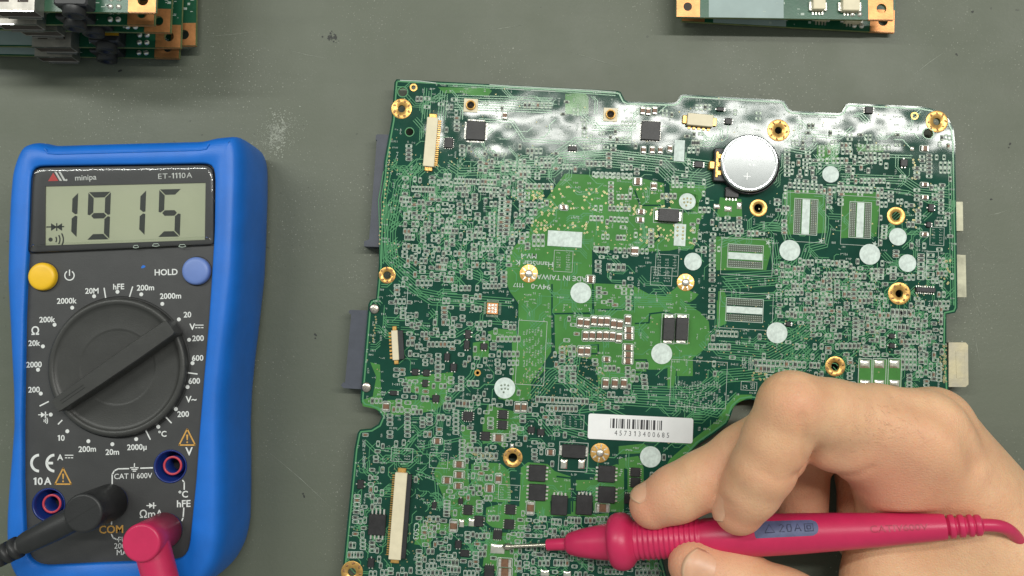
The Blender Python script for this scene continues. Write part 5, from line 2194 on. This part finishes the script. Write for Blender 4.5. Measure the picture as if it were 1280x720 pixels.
prof_h = [(A_(876), 5.6), (A_(882), 5.95), (A_(900), 6.15), (A_(930), 6.35), (A_(960), 6.35), (A_(1000), 6.1), (A_(1050), 5.55), (A_(1100), 4.95), (A_(1150), 4.2), (A_(1178), 3.8)]
u0, u1 = A_(945), A_(1024)
f0, f1 = 0.10, 0.92
mb = MB()
nu, nv = 24, 8
vv, ff = [], []
for j in range(nv + 1):
    for i in range(nu + 1):
        s = i / nu
        t = j / nv
        # rounded outer end
        e_ = max(0.0, 1 - (2 * t - 1) ** 2) ** .5
        uu = u0 + 0.4 * (1 - e_) + (u1 - u0 - 2.2 * (1 - e_)) * s
        vv.append(wrap(uu, f0 + (f1 - f0) * t, .04))
for j in range(nv):
    for i in range(nu):
        a_ = j * (nu + 1) + i
        ff.append((a_, a_ + 1, a_ + nu + 2, a_ + nu + 1))
mb.add(vv, ff, 0, True)
lab = mb.build('label_inlay', M['patch'], probe)
mb = MB()
cmid = (f0 + f1) / 2


def wl(mb, pts_, w=.16, lift=.09):
    """raised line over the handle; pts in (u mm, v mm)"""
    pp = [wrap(u, cmid + v / 6.2, lift) for u, v in pts_]
    mb.tube(pp, w, 6)


uc = u0 + 4.6
wl(mb, [(uc - 1.4, -1.1), (uc + 1.4, -1.1), (uc, 1.3), (uc - 1.4, -1.1)])
uc = u0 + 8.2
wl(mb, [(uc - .7, .8), (uc, 1.2), (uc + .6, .7), (uc - .7, -1.0), (uc + .7, -1.0)])
uc = u0 + 10.4
wl(mb, [(uc - .7, 0), (uc - .5, 1.1), (uc + .4, 1.1), (uc + .6, 0), (uc + .4, -1.0), (uc - .5, -1.0), (uc - .7, 0)])
uc = u0 + 12.8
wl(mb, [(uc - .9, -1.0), (uc, 1.2), (uc + .9, -1.0)])
wl(mb, [(uc - .5, -.2), (uc + .5, -.2)])
uc = u0 + 16.0
wl(mb, [(uc - 1.2, -1.1), (uc + 1.2, -1.1), (uc + 1.2, 1.1), (uc - 1.2, 1.1), (uc - 1.2, -1.1)])
wl(mb, [(uc - .5, -.5), (uc + .5, -.5), (uc + .5, .5), (uc - .5, .5), (uc - .5, -.5)])
mb.build('label_symbols', mat('label_symbol_ink', (0.035, 0.04, 0.09), .5), lab)
# raised rating letters, same plastic as the handle, coloured darker for their relief shade
mb = MB()
vvs, ffs = line_shape('CATIV600V', .01)
ub = A_(1122)
pts3 = []
for x_, y_ in vvs:
    pts3.append(wrap(ub + x_ * 2.3, 0.30 + y_ * 2.1 / 5.0, .10))
mb.add(pts3, ffs)
mb.build('raised_letters', mat('crimson_letters', (0.36, 0.012, 0.05), .4), probe)
# ------------------------------------------------------------------ the hand
def V(x, y, z):
    return np.array(P(x, y, z))


VOX = 0.85
lo = np.array([22.0, -128.0, 6.0])
hi = np.array([205.0, 0.0, 84.0])
nx, ny, nz = [int(math.ceil((hi[k] - lo[k]) / VOX)) + 1 for k in range(3)]
gx = (lo[0] + VOX * np.arange(nx)).astype(np.float32)
gy = (lo[1] + VOX * np.arange(ny)).astype(np.float32)
gz = (lo[2] + VOX * np.arange(nz)).astype(np.float32)
FAR = np.float32(30.0)


def cone(field_, a, b, ra, rb, k, sq=None):
    """smooth-union a tapered capsule into the field (only where it matters)"""
    m_ = max(ra, rb) + k + 4
    i0 = [max(0, int((min(a[q], b[q]) - m_ - lo[q]) / VOX)) for q in range(3)]
    i1 = [min((nx, ny, nz)[q], int((max(a[q], b[q]) + m_ - lo[q]) / VOX) + 2) for q in range(3)]
    if any(i0[q] >= i1[q] for q in range(3)):
        return
    X = gx[i0[0]:i1[0]][:, None, None]
    Y = gy[i0[1]:i1[1]][None, :, None]
    Z = gz[i0[2]:i1[2]][None, None, :]
    ba = (b - a).astype(np.float32)
    l2 = float(ba @ ba) + 1e-6
    t = ((X - a[0]) * ba[0] + (Y - a[1]) * ba[1] + (Z - a[2]) * ba[2]) / l2
    t = np.clip(t, 0, 1)
    d = np.sqrt((X - a[0] - t * ba[0]) ** 2 + (Y - a[1] - t * ba[1]) ** 2 + (Z - a[2] - t * ba[2]) ** 2) - (ra + (rb - ra) * t)
    S = (slice(i0[0], i1[0]), slice(i0[1], i1[1]), slice(i0[2], i1[2]))
    f = field_[S]
    h = np.clip(0.5 + 0.5 * (f - d) / k, 0, 1)
    field_[S] = f * (1 - h) + d * h - k * h * (1 - h)


def new_field():
    return np.full((nx, ny, nz), FAR, np.float32)


def smin(a, b, k):
    h = np.clip(0.5 + 0.5 * (b - a) / k, 0, 1)
    return b * (1 - h) + a * h - k * h * (1 - h)


def chain(f, pts_, k):
    for (a, ra), (b, rb) in zip(pts_[:-1], pts_[1:]):
        cone(f, a, b, ra, rb, k)


# joints: photograph position and height above the bench (mm)
I_MCP, I_PIP, I_DIP, I_TIP = V(1150, 546, 47), V(990, 507, 60), V(954, 586, 52), V(924, 637, 42.5)
M_MCP, M_PIP, M_DIP, M_TIP = V(1165, 535, 33), V(986, 531, 43), V(877, 602, 35), V(816, 632, 28.5)
R_MCP, R_PIP, R_TIP = V(1180, 552, 22), V(1000, 548, 21), V(1002, 645, 14.5)
L_MCP, L_PIP, L_TIP = V(1200, 585, 19), V(1075, 590, 17), V(1070, 680, 14)
T_TIP, T_IP, T_MCP, T_CMC = V(868, 706, 32), V(980, 752, 33), V(1105, 800, 30), V(1255, 745, 31)
WR_A, WR_B = V(1280, 730, 31), V(1410, 890, 33)

# index: the two outer phalanges
f_id = new_field()
chain(f_id, [(I_PIP, 9.7), (I_PIP * .45 + I_DIP * .55, 9.5), (I_DIP, 9.2), (I_DIP * .5 + I_TIP * .5, 8.7), (I_TIP, 7.7)], 2.5)
cone(f_id, V(985, 575, 47), V(972, 560, 49), 5.5, 6, 4)                 # flesh pressed out at the bend
# index: base phalanx with its pad
f_ip = new_field()
chain(f_ip, [(I_PIP, 9.9), (V(1040, 517, 55), 9.6), (V(1100, 530, 50), 11.5), (I_MCP, 13.0)], 3)
cone(f_ip, V(1036, 553, 49), V(1072, 557, 47), 8.2, 9.0, 5)
cone(f_ip, V(1072, 557, 47), V(1120, 590, 40), 9.0, 13.0, 6)
# middle finger
f_m = new_field()
chain(f_m, [(M_MCP, 12.8), (M_PIP * .5 + M_MCP * .5, 10.5), (M_PIP, 9.3), (M_PIP * .5 + M_DIP * .5, 8.7), (M_DIP, 8.8), (M_DIP * .5 + M_TIP * .5, 8.7), (M_TIP, 7.5)], 3)
# ring and little finger folded below
f_r = new_field()
chain(f_r, [(R_MCP, 12), (R_PIP, 10), (R_TIP, 8.5)], 3)
f_l = new_field()
chain(f_l, [(L_MCP, 10), (L_PIP, 7.5), (L_TIP, 6)], 3)
# thumb
f_t = new_field()
chain(f_t, [(T_TIP, 8.2), (T_TIP * .55 + T_IP * .45, 9.8), (T_IP, 9.6), (T_IP * .5 + T_MCP * .5, 10.5), (T_MCP, 12.5), (T_CMC, 17)], 4)
# palm, web and wrist
f_p = new_field()
chain(f_p, [(I_MCP, 12.5), (V(1212, 632, 36), 13.5), (WR_A, 20), (WR_B, 25)], 6)
cone(f_p, M_MCP, V(1262, 700, 28), 12, 18, 7)
cone(f_p, R_MCP, V(1280, 710, 28), 12, 18, 7)
cone(f_p, L_MCP, V(1290, 725, 26), 10, 18, 7)
cone(f_p, V(1118, 592, 38), V(1112, 668, 30), 11.5, 9.5, 7)
cone(f_p, V(1112, 668, 30), V(1100, 745, 27), 9.5, 11, 7)
cone(f_p, V(1150, 640, 30), V(1230, 690, 32), 13, 15, 8)
cone(f_p, V(1110, 720, 27), V(1255, 735, 30), 13, 17, 8)
cone(f_p, V(1160, 590, 30), V(1180, 690, 26), 16, 15, 8)

hand_f = smin(f_p, f_ip, 7.0)
hand_f = smin(hand_f, f_m, 2.2)
hand_f = smin(hand_f, f_r, 2.0)
hand_f = smin(hand_f, f_l, 2.0)
hand_f = smin(hand_f, f_t, 3.5)
hand_f = smin(hand_f, f_id, 1.3)
del f_p, f_m, f_r, f_l, f_t, f_ip, f_id

# knuckle and finger creases, carved from above along lines seen in the photograph
XX, YY = np.meshgrid(gx, gy, indexing='ij')


def crease(pl, z, depth, width):
    q = [P(x, y, z) for x, y in pl]
    dmin = np.full(XX.shape, 1e3, np.float32)
    for a, b in zip(q[:-1], q[1:]):
        ex, ey = b.x - a.x, b.y - a.y
        t = np.clip(((XX - a.x) * ex + (YY - a.y) * ey) / (ex * ex + ey * ey), 0, 1)
        dmin = np.minimum(dmin, np.hypot(XX - a.x - t * ex, YY - a.y - t * ey))
    zm = np.clip((gz - (z - 14)) / 6, 0, 1)[None, None, :]
    hand_f[...] += (depth * np.exp(-(dmin / width) ** 2))[:, :, None] * zm


crease([(987, 515), (990, 532), (996, 552), (1002, 572)], 58, 0.9, 1.1)
crease([(978, 588), (990, 586), (1000, 576)], 50, 0.7, 0.9)
crease([(938, 584), (950, 588), (966, 596)], 54, 0.30, 0.8)
crease([(972, 478), (988, 474), (1003, 477)], 62, 0.22, 0.7)
crease([(968, 486), (986, 482), (1004, 486)], 62, 0.16, 0.6)
crease([(1110, 500), (1155, 512), (1190, 540), (1212, 580)], 52, 1.6, 3.6)
crease([(884, 606), (893, 617), (902, 622)], 40, 0.35, 0.8)
crease([(1046, 594), (1064, 592), (1078, 580)], 50, 0.5, 1.0)
crease([(962, 722), (974, 735)], 40, 0.3, 0.9)
# keep it off the probe: the plastic presses into the flesh
pz = np.array(pt0)
pa = np.array(pax)
ua, ub_ = A_(1035), A_(1240)
wd = (XX - pz[0]) * pa[1] - (YY - pz[1]) * pa[0]
wd = np.abs(wd) / math.hypot(pa[0], pa[1])
uu_ = ((XX - pz[0]) * pa[0] + (YY - pz[1]) * pa[1]) / (pa[0] ** 2 + pa[1] ** 2)
rad_ = np.interp(uu_, [A_(1000), A_(1050), A_(1100), A_(1150), A_(1178), A_(1230), A_(1240)], [6.1, 5.55, 4.95, 4.2, 3.8, 3.3, 2.0])
zc_ = pz[2] + uu_ * pa[2]
slot = np.maximum(rad_[:, :, None] + .15 - np.sqrt(wd[:, :, None] ** 2 + np.minimum(0, gz[None, None, :] - zc_[:, :, None]) ** 2), -40)
on = ((uu_ > ua) & (uu_ < ub_))[:, :, None]
hh = np.clip(.5 + .5 * (slot - hand_f) / 1.6, 0, 1)
carved = hand_f * (1 - hh) + slot * hh + 1.6 * hh * (1 - hh)
hand_f = np.where(on, carved, hand_f).astype(np.float32)
del slot, hh, carved


def surface_nets(F):
    s = F < 0
    sx_, sy_, sz_ = F.shape
    # corner mask per cell
    cnt = np.zeros((sx_ - 1, sy_ - 1, sz_ - 1), np.int8)
    for dx in (0, 1):
        for dy in (0, 1):
            for dz in (0, 1):
                cnt += s[dx:sx_ - 1 + dx, dy:sy_ - 1 + dy, dz:sz_ - 1 + dz]
    act = (cnt > 0) & (cnt < 8)
    idx = np.full(act.shape, -1, np.int64)
    cells_ = np.argwhere(act)
    idx[act] = np.arange(len(cells_))
    acc = np.zeros((len(cells_), 3))
    num = np.zeros(len(cells_))
    corners = [(0, 0, 0), (1, 0, 0), (0, 1, 0), (1, 1, 0), (0, 0, 1), (1, 0, 1), (0, 1, 1), (1, 1, 1)]
    vals = [F[cells_[:, 0] + c_[0], cells_[:, 1] + c_[1], cells_[:, 2] + c_[2]] for c_ in corners]
    for i in range(8):
        for j in range(i + 1, 8):
            dif = [abs(corners[i][q] - corners[j][q]) for q in range(3)]
            if sum(dif) != 1:
                continue
            a, b = vals[i], vals[j]
            m_ = (a < 0) != (b < 0)
            t = np.where(m_, a / np.where(a - b == 0, 1, a - b), 0)
            for q in range(3):
                acc[:, q] += np.where(m_, corners[i][q] + t * (corners[j][q] - corners[i][q]), 0)
            num += m_
    verts = cells_ + acc / num[:, None]
    faces = []
    for ax in range(3):
        o1, o2 = [(1, 2), (2, 0), (0, 1)][ax]
        sl0 = [slice(None)] * 3
        sl1 = [slice(None)] * 3
        sl0[ax] = slice(0, -1)
        sl1[ax] = slice(1, None)
        A, B = s[tuple(sl0)], s[tuple(sl1)]
        e_ = np.argwhere(A != B)
        ok = (e_[:, o1] > 0) & (e_[:, o2] > 0) & (e_[:, o1] < F.shape[o1] - 1) & (e_[:, o2] < F.shape[o2] - 1)
        e_ = e_[ok]
        flip = A[e_[:, 0], e_[:, 1], e_[:, 2]]
        quad = []
        for d1, d2 in ((-1, -1), (0, -1), (0, 0), (-1, 0)):
            c_ = e_.copy()
            c_[:, o1] += d1
            c_[:, o2] += d2
            quad.append(idx[c_[:, 0], c_[:, 1], c_[:, 2]])
        quad = np.stack(quad, 1)
        quad[~flip] = quad[~flip][:, ::-1]
        faces.append(quad)
    return verts * VOX + lo, np.concatenate(faces)


for sl_ in ((0, slice(None), slice(None)), (-1, slice(None), slice(None)), (slice(None), 0, slice(None)), (slice(None), -1, slice(None)), (slice(None), slice(None), 0), (slice(None), slice(None), -1)):
    hand_f[sl_] = 1.0
hv, hf = surface_nets(hand_f)
gxy = np.gradient(hand_f, VOX)


def skin_material():
    m = bpy.data.materials.new('skin')
    m.use_nodes = True
    nt = m.node_tree
    N, L = nt.nodes, nt.links
    b = N['Principled BSDF']
    tc = N.new('ShaderNodeTexCoord')

    def noise(sc, det=4, ro=.6):
        n_ = N.new('ShaderNodeTexNoise')
        n_.inputs['Scale'].default_value = sc
        n_.inputs['Detail'].default_value = det
        n_.inputs['Roughness'].default_value = ro
        L.new(tc.outputs['Object'], n_.inputs['Vector'])
        return n_.outputs['Fac']

    def rng(s, a, c, lo_=0., hi_=1.):
        r = N.new('ShaderNodeMapRange')
        for i, v_ in enumerate((a, c, lo_, hi_)):
            r.inputs[i + 1].default_value = v_
        L.new(s, r.inputs[0])
        return r.outputs[0]

    def mix(fac, a, c):
        x = N.new('ShaderNodeMix')
        x.data_type = 'RGBA'
        L.new(fac, x.inputs[0])
        for s, i in ((a, 6), (c, 7)):
            if isinstance(s, tuple):
                x.inputs[i].default_value = (*s, 1)
            else:
                L.new(s, x.inputs[i])
        return x.outputs[2]
    base = mix(rng(noise(55, 5), .35, .65), (0.69, 0.388, 0.215), (0.76, 0.482, 0.282))
    base = mix(rng(noise(240, 4), .42, .75, 0, .32), base, (0.60, 0.29, 0.19))
    at_ = N.new('ShaderNodeAttribute')
    at_.attribute_name = 'flush'
    base = mix(at_.outputs['Fac'], base, (0.66, 0.25, 0.165))
    base = mix(rng(noise(1400, 2), .62, .72, 0, .25), base, (0.40, 0.20, 0.12))
    L.new(base, b.inputs['Base Color'])
    L.new(rng(noise(160, 3), .3, .7, .42, .56), b.inputs['Roughness'])
    b.inputs['Specular IOR Level'].default_value = .4
    b.inputs['Subsurface Weight'].default_value = .22
    b.inputs['Subsurface Radius'].default_value = (.0040, .0014, .0007)
    b.inputs['Subsurface Scale'].default_value = 0.7
    vo = N.new('ShaderNodeTexVoronoi')
    vo.inputs['Scale'].default_value = 1100
    vo.feature = 'DISTANCE_TO_EDGE'
    L.new(tc.outputs['Object'], vo.inputs['Vector'])
    mp = N.new('ShaderNodeMapping')
    mp.inputs['Scale'].default_value = (520, 210, 300)
    mp.inputs['Rotation'].default_value = (0, 0, .5)
    L.new(tc.outputs['Object'], mp.inputs['Vector'])
    nw = N.new('ShaderNodeTexNoise')
    nw.inputs['Scale'].default_value = 1.0
    nw.inputs['Detail'].default_value = 5
    L.new(mp.outputs[0], nw.inputs['Vector'])
    ad = N.new('ShaderNodeMath')
    ad.operation = 'ADD'
    L.new(rng(vo.outputs['Distance'], 0, .25, 0, .35), ad.inputs[0])
    L.new(nw.outputs['Fac'], ad.inputs[1])
    bp = N.new('ShaderNodeBump')
    bp.inputs['Strength'].default_value = .5
    bp.inputs['Distance'].default_value = .0003
    L.new(ad.outputs[0], bp.inputs['Height'])
    L.new(bp.outputs['Normal'], b.inputs['Normal'])
    return m


M['skin'] = skin_material()
hroot = P(1180, 640, 8)
hand = bpy.data.objects.new('hand', bpy.data.meshes.new('hand'))
hm = hand.data
hm.from_pydata([((q[0] - hroot.x) * U, (q[1] - hroot.y) * U, (q[2] - hroot.z) * U) for q in hv], [], hf.tolist())
hm.materials.append(M['skin'])
hm.polygons.foreach_set('use_smooth', [True] * len(hm.polygons))
fl = np.zeros(len(hv))
for c_, r_, s_ in ((I_TIP, 13, .75), (M_TIP, 14, .8), (T_TIP, 16, .6), (V(915, 600, 45), 10, .5), (V(1150, 600, 45), 22, .35), (V(1100, 600, 50), 20, .75), (V(975, 590, 50), 15, .55), (V(1010, 590, 45), 14, .5), (V(870, 640, 30), 14, .5), (V(1030, 585, 50), 12, .6), (I_PIP + np.array([0, 0, 9]), 9, .3), (R_TIP, 20, .7)):
    fl = np.maximum(fl, s_ * np.exp(-(np.linalg.norm(hv - c_, axis=1) / r_) ** 2))
at = hm.attributes.new('flush', 'FLOAT', 'POINT')
at.data.foreach_set('value', fl.astype(np.float32))
hm.update()
hand.location = hroot * U
col.objects.link(hand)
ORG[hand.name] = hroot
tag(hand, 'bare right hand gripping the crimson probe between thumb and two fingers', 'hand')
sm = hand.modifiers.new('smooth', 'SMOOTH')
sm.factor = .5
sm.iterations = 3

# finger nails: thin curved plates bedded on the finger tips
M['nail'] = mat('finger_nail', (0.70, 0.37, 0.235), .38, spec=.5, var=.08, vscale=200, bump=.06, bscale=900, sss=.15)
M['nailtip'] = mat('nail_free_edge', (0.70, 0.44, 0.28), .4)


def nail(tip, base, r_tip, r_base, normal, width, length, start, name='fingernail', flat=.82, tiltz=0.0):
    ax = Vector(base) - Vector(tip)
    ax.normalize()
    n_ = Vector(normal)
    n_ = (n_ - ax * n_.dot(ax)).normalized()
    s_ = ax.cross(n_)
    org = ORG[hand.name]
    rr = lambda u: r_tip + (r_base - r_tip) * max(0, u) / (Vector(base) - Vector(tip)).length
    vv, ff, mi = [], [], []
    nu_, nv_ = 16, 14
    for i in range(nu_ + 1):
        for j in range(nv_ + 1):
            u01 = i / nu_
            v01 = j / nv_ * 2 - 1
            # free edge rounded, bed rounded
            e0 = start + 3.0 * v01 * v01
            e1 = start + length - 2.0 * v01 ** 4
            u = e0 + (e1 - e0) * u01
            ph = v01 * width / (2 * rr(u))
            R_ = rr(u) + .22 - (0.55 if False else 0)
            q = Vector(tip) + ax * u + n_ * (R_ * math.cos(ph) * (1) + .15 + tiltz * u) + s_ * (R_ * math.sin(ph))
            dip = .5 * max(0, -u) ** 2 / max(.5, R_)
            q = q - n_ * (max(0, -u - 1) ** 2 * .10)
            # sides and root sink in to the skin
            q = q - n_ * (.45 * abs(v01) ** 6) - n_ * (.35 * max(0, u01 - .8) / .2)
            vv.append(((q.x - org.x) * U, (q.y - org.y) * U, (q.z - org.z) * U))
    for i in range(nu_):
        for j in range(nv_):
            a_ = i * (nv_ + 1) + j
            ff.append((a_, a_ + 1, a_ + nv_ + 2, a_ + nv_ + 1))
            mi.append(1 if i < 1 else 0)
    me = bpy.data.meshes.new(name)
    me.from_pydata(vv, [], ff)
    me.materials.append(M['nail'])
    me.materials.append(M['nailtip'])
    me.polygons.foreach_set('material_index', mi)
    me.polygons.foreach_set('use_smooth', [True] * len(ff))
    o_ = bpy.data.objects.new(name, me)
    col.objects.link(o_)
    o_.parent = hand
    so_ = o_.modifiers.new('thick', 'SOLIDIFY')
    so_.thickness = .0005
    so_.offset = -1
    return o_


nail(M_TIP, M_DIP, 7.5, 8.8, (-.47, .85, .30), 11, 12, -4.2)
nail(I_TIP, I_DIP, 7.7, 9.2, (-.98, .1, .06), 10.5, 11.5, -4.6)
nail(T_TIP, T_IP, 8.2, 9.8, (-.10, .10, .95), 12.5, 13.5, -5.2)
# fine hairs on the back of the base phalanx
rh = random.Random(4)
mb = MB()
hs = hv[(hv[:, 2] > 30)]
zt = {}
for q in hv:
    k_ = (int(q[0]), int(q[1]))
    if q[2] > zt.get(k_, -1):
        zt[k_] = q[2]
for _ in range(60):
    x, y = rh.gauss(1088, 28), rh.gauss(532, 14)
    p = P(x, y, 58)
    k_ = (int(p.x), int(p.y))
    if k_ not in zt:
        continue
    p.z = zt[k_] - .1
    t = rh.gauss(-.6, .5)
    d_ = Vector((math.cos(t), math.sin(t), .15)) * rh.uniform(1.2, 2.6)
    mb.tube([p, p + d_ * .5 + Vector((0, 0, .35)), p + d_ + Vector((0, 0, .2))], lambda s: .022 * (1 - .8 * s), 4)
mb.build('fine_hairs', mat('fine_hair', (0.25, 0.14, 0.08), .5), hand, 'stuff')
# ------------------------------------------------------------------ stacks of small boards at the bench's far side
M['smallmask'] = mat('small_board_green', (0.012, 0.085, 0.042), .3, var=.2, vscale=90, bump=.1)
M['palepatch'] = mat('pale_lacquer_patch', (0.30, 0.38, 0.37), .55, var=.08, vscale=100)
M['portdark'] = mat('port_inside_shade', (0.045, 0.028, 0.02), .6)  # brown-black colour for the shade inside the port shells
M['usbshell'] = mat('usb_shell_nickel', (0.46, 0.43, 0.39), .52, metal=.9, var=.2, vscale=250)
M['amber'] = mat('amber_tape', (0.40, 0.22, 0.015), .3, var=.2, vscale=300)


def small_board(label, corner, z, rz, w=78, h=62, mirror=False, ports=True, group=None, seed=0, pad=8.8, narrow=False):
    """corner: photograph position of the corner at the camera side; ports overhang that edge"""
    r = random.Random(seed)
    c = P(*corner, z)
    t = thing('port_board', label, 'circuit board', (c.x, c.y, z - 1.2), group)
    t.rotation_euler = (0, 0, rz)
    sg = 1 if mirror else -1                       # the board runs left (-1) or right (+1) of its corner

    def B(name, mt, parent, fn, kind=None):
        mb = MB()
        fn(mb)
        o = bpy.data.objects.new(name, mb.mesh(name, mt))
        col.objects.link(o)
        o.parent = parent
        if kind:
            o['kind'] = kind
        return o
    # slab with the screw hole in its corner pad
    out = [(0, 0), (sg * w, 0), (sg * w, h), (0, h)]
    hole = [circle((sg * pad * .48, pad * .45), 1.7, 20)]
    me = outline_mesh('board_slab', out, hole, 0, 1.2, [M['smallmask'], M['edge']], (0, 0, 0))
    for p in me.polygons:
        if abs(p.normal.z) < .5:
            p.material_index = 1
    sl = bpy.data.objects.new('board_slab', me)
    col.objects.link(sl)
    sl.parent = t
    pm = outline_mesh('copper_pad', [(sg * .15, .12), (sg * pad, .12), (sg * pad, pad * .92), (sg * .15, pad * .92)], [circle((sg * pad * .48, pad * .45), 1.72, 20)], 1.22, 1.32, [M['copper']], (0, 0, 0))
    o = bpy.data.objects.new('copper_pad', pm)
    col.objects.link(o)
    o.parent = t

    def edge_copper(mb):
        mb.box((sg * pad / 2, -.02, .6), (pad * .98, .12, 1.15))
    B('pad_edge', M['copper'], t, edge_copper)

    def silkrow(mb):
        for k in range(46):
            u, v = r.uniform(pad + 1, max(pad + 4, w * .6)), r.uniform(1, 20)
            mb.box((sg * u, v, 1.25), (r.choice((.3, 1.2, .9)), r.choice((.25, .25, .8)), .06))
        for k in range(30):
            u, v = r.uniform(.8, pad), r.uniform(pad + 1, 30)
            mb.box((sg * u, v, 1.25), (r.choice((.3, 1.2, .9)), r.choice((.25, .25, .8)), .06))
    B('silkscreen_print', M['silk'], sl, silkrow, 'stuff')

    def solder(mb):
        for k in range(4):
            mb.lathe([(1.2, .95), (1.7, .75), (1.9, .2), (1.9, .02)], (sg * (pad + 3 + 2.6 * (k % 2)), 1.8 + 2.6 * (k // 2), 0), n=12)
    B('solder_joints', M['tin'], sl, solder, 'stuff')
    if ports:
        ux = sg * (pad + 33)
        # usb port: folded metal shell, open to the front; a dark block stands for its inner shade
        W_, H_, D_ = 13.2, 5.7, 13.0
        y0 = -2.0

        def shell(mb):
            th = .35
            mb.box((ux, y0 + D_ / 2, 1.25 + th / 2), (W_, D_, th))
            mb.box((ux, y0 + D_ / 2, 1.25 + H_ - th / 2), (W_, D_, th))
            mb.box((ux - W_ / 2 + th / 2, y0 + D_ / 2, 1.25 + H_ / 2), (th, D_, H_ - 2 * th - .01))
            mb.box((ux + W_ / 2 - th / 2, y0 + D_ / 2, 1.25 + H_ / 2), (th, D_, H_ - 2 * th - .01))
            mb.box((ux, y0 + D_ - .3, 1.25 + H_ / 2), (W_ - .8, .3, H_ - .8))
        us = B('usb_port', M['usbshell'], t, shell)

        def shade_block(mb):
            mb.box((ux, y0 + 6.45, 1.25 + H_ / 2), (W_ - .74, 12.7, H_ - .74))
        B('mouth_shade_block', M['portdark'], us, shade_block)
        def lips(mb):
            mb.box((ux, y0 - .15, 1.25 + H_ - .1), (W_ * .98, .3, .4))
            mb.box((ux + .8, y0 - .3, 1.22), (W_ * .8, .6, .34))
        B('mouth_lips', M['nickel'], us, lips, 'stuff')
        for k in (-1, 1):
            def window(mb, k=k):
                mb.box((ux + k * 3, y0 + 5, 1.25 + H_ + .02), (3.3, 4.6, .06))
            B('spring_window', M['portdark'], us, window)

            def spring(mb, k=k):
                mb.box((ux + k * 3, y0 + 5, 1.25 + H_ + .1), (2.2, 3.4, .35), bev=.1)
            B('shell_spring', M['nickel'], us, spring)
        # audio jack: black block with a round mouth
        jx = sg * (pad + 15.5)

        def jack(mb):
            mb.box((jx, 5.5, 1.2 + 2.9), (10.5, 11, 5.6), bev=.5)
            mb.lathe([(0, 3.4), (2.4, 3.4), (2.6, 3.1), (2.6, 1.9), (-3, 1.8)], (jx, 0, 4.1), frame((0, -1, 0)), n=28, cap=False)
        aj = B('audio_jack', M['blackplastic'], t, jack)

        def tape(mb):
            mb.box((jx + 2.5, 3.5, 1.2 + 5.75), (5.5, 2.6, .2))
            mb.box((jx + 2.0, 5.9, 1.2 + 5.75), (2.8, 1.0, .2))
        B('contact_spring', M['amber'], aj, tape)
        # pale lacquered field at the far end of the board

        def pale(mb):
            mb.box((sg * (pad + 56), 6, 1.24), (30, 11, .05))
        B('pale_patch', M['palepatch'], sl, pale)
    elif not narrow:
        def pale(mb):
            mb.box((sg * (w - pad - 15.5), 3.4, 1.24), (26, 6.6, .05))
        B('pale_patch', M['palepatch'], sl, pale)
        pm2 = outline_mesh('copper_pad', [(sg * (w - .15), .12), (sg * (w - pad + .6), .12), (sg * (w - pad + .6), pad * .92), (sg * (w - .15), pad * .92)], [], 1.22, 1.32, [M['copper']], (0, 0, 0))
        o = bpy.data.objects.new('copper_pad', pm2)
        col.objects.link(o)
        o.parent = t

        def hole2(mb):
            mb.disc((sg * (w - pad * .45), pad * .42, 1.34), 1.5, 20)
        B('pad_hole', M['hole'], o, hole2)
        for u, w_, d_ in ((15.5, 9.5, 4.6), (26.5, 7.0, 4.0)):
            def conn(mb, u=u, w_=w_, d_=d_):
                mb.box((sg * u, 4.6, 1.2 + 1.3), (w_ * .62, d_, 2.5), bev=.25)
            cn = B('cable_socket', M['cream'], t, conn)

            def tabs(mb, u=u, w_=w_):
                for s in (-1, 1):
                    mb.box((sg * u + s * w_ * .36, 4.2, 1.65), (1.2, 3.2, .9), bev=.15)
                for k in range(4):
                    mb.box((sg * u + (k - 1.5) * 1.1, 1.9, 1.4), (.5, 1.2, .4))
            B('socket_tabs', M['tin'], cn, tabs)
    return t


G1 = 'port boards stacked at the corner of the bench'
LZ = [  # corner px, z of upper face, turn (deg), seed
    ((224, 73), 3.4, -1.0), ((226, 60), 12.0, -.6), ((213, 41), 21.5, -1.2), ((193, 31.5), 31.0, -.5), ((195, 16), 40.0, -.8)]
LL = ['green port board at the very bottom of the tall stack', 'green port board second from the bottom of the tall stack', 'green port board in the middle of the tall stack', 'green port board second from the top of the tall stack',
      'green port board lying on top of the tall stack, silver usb shell up']
for k, (cpx, z, a) in enumerate(LZ):
    small_board(LL[k], cpx, z, math.radians(a), seed=k, group=G1)
small_board('narrow green board pushed in low beside the tall stack, its copper corner sticking out', (245, 57), 6.6, math.radians(.5), w=19, h=66, ports=False, seed=9, group=G1, narrow=True)
G2 = 'two button boards stacked at the far edge'
small_board('lower of the two copper-cornered button boards, turned slightly askew', (1118, 41), 3.2, math.radians(-3.2), w=76, h=50, ports=False, seed=20, group=G2)
small_board('upper of the two copper-cornered button boards with cream sockets', (1117, 25), 11.5, math.radians(-.8), w=75.5, h=50, ports=False, seed=21, group=G2)
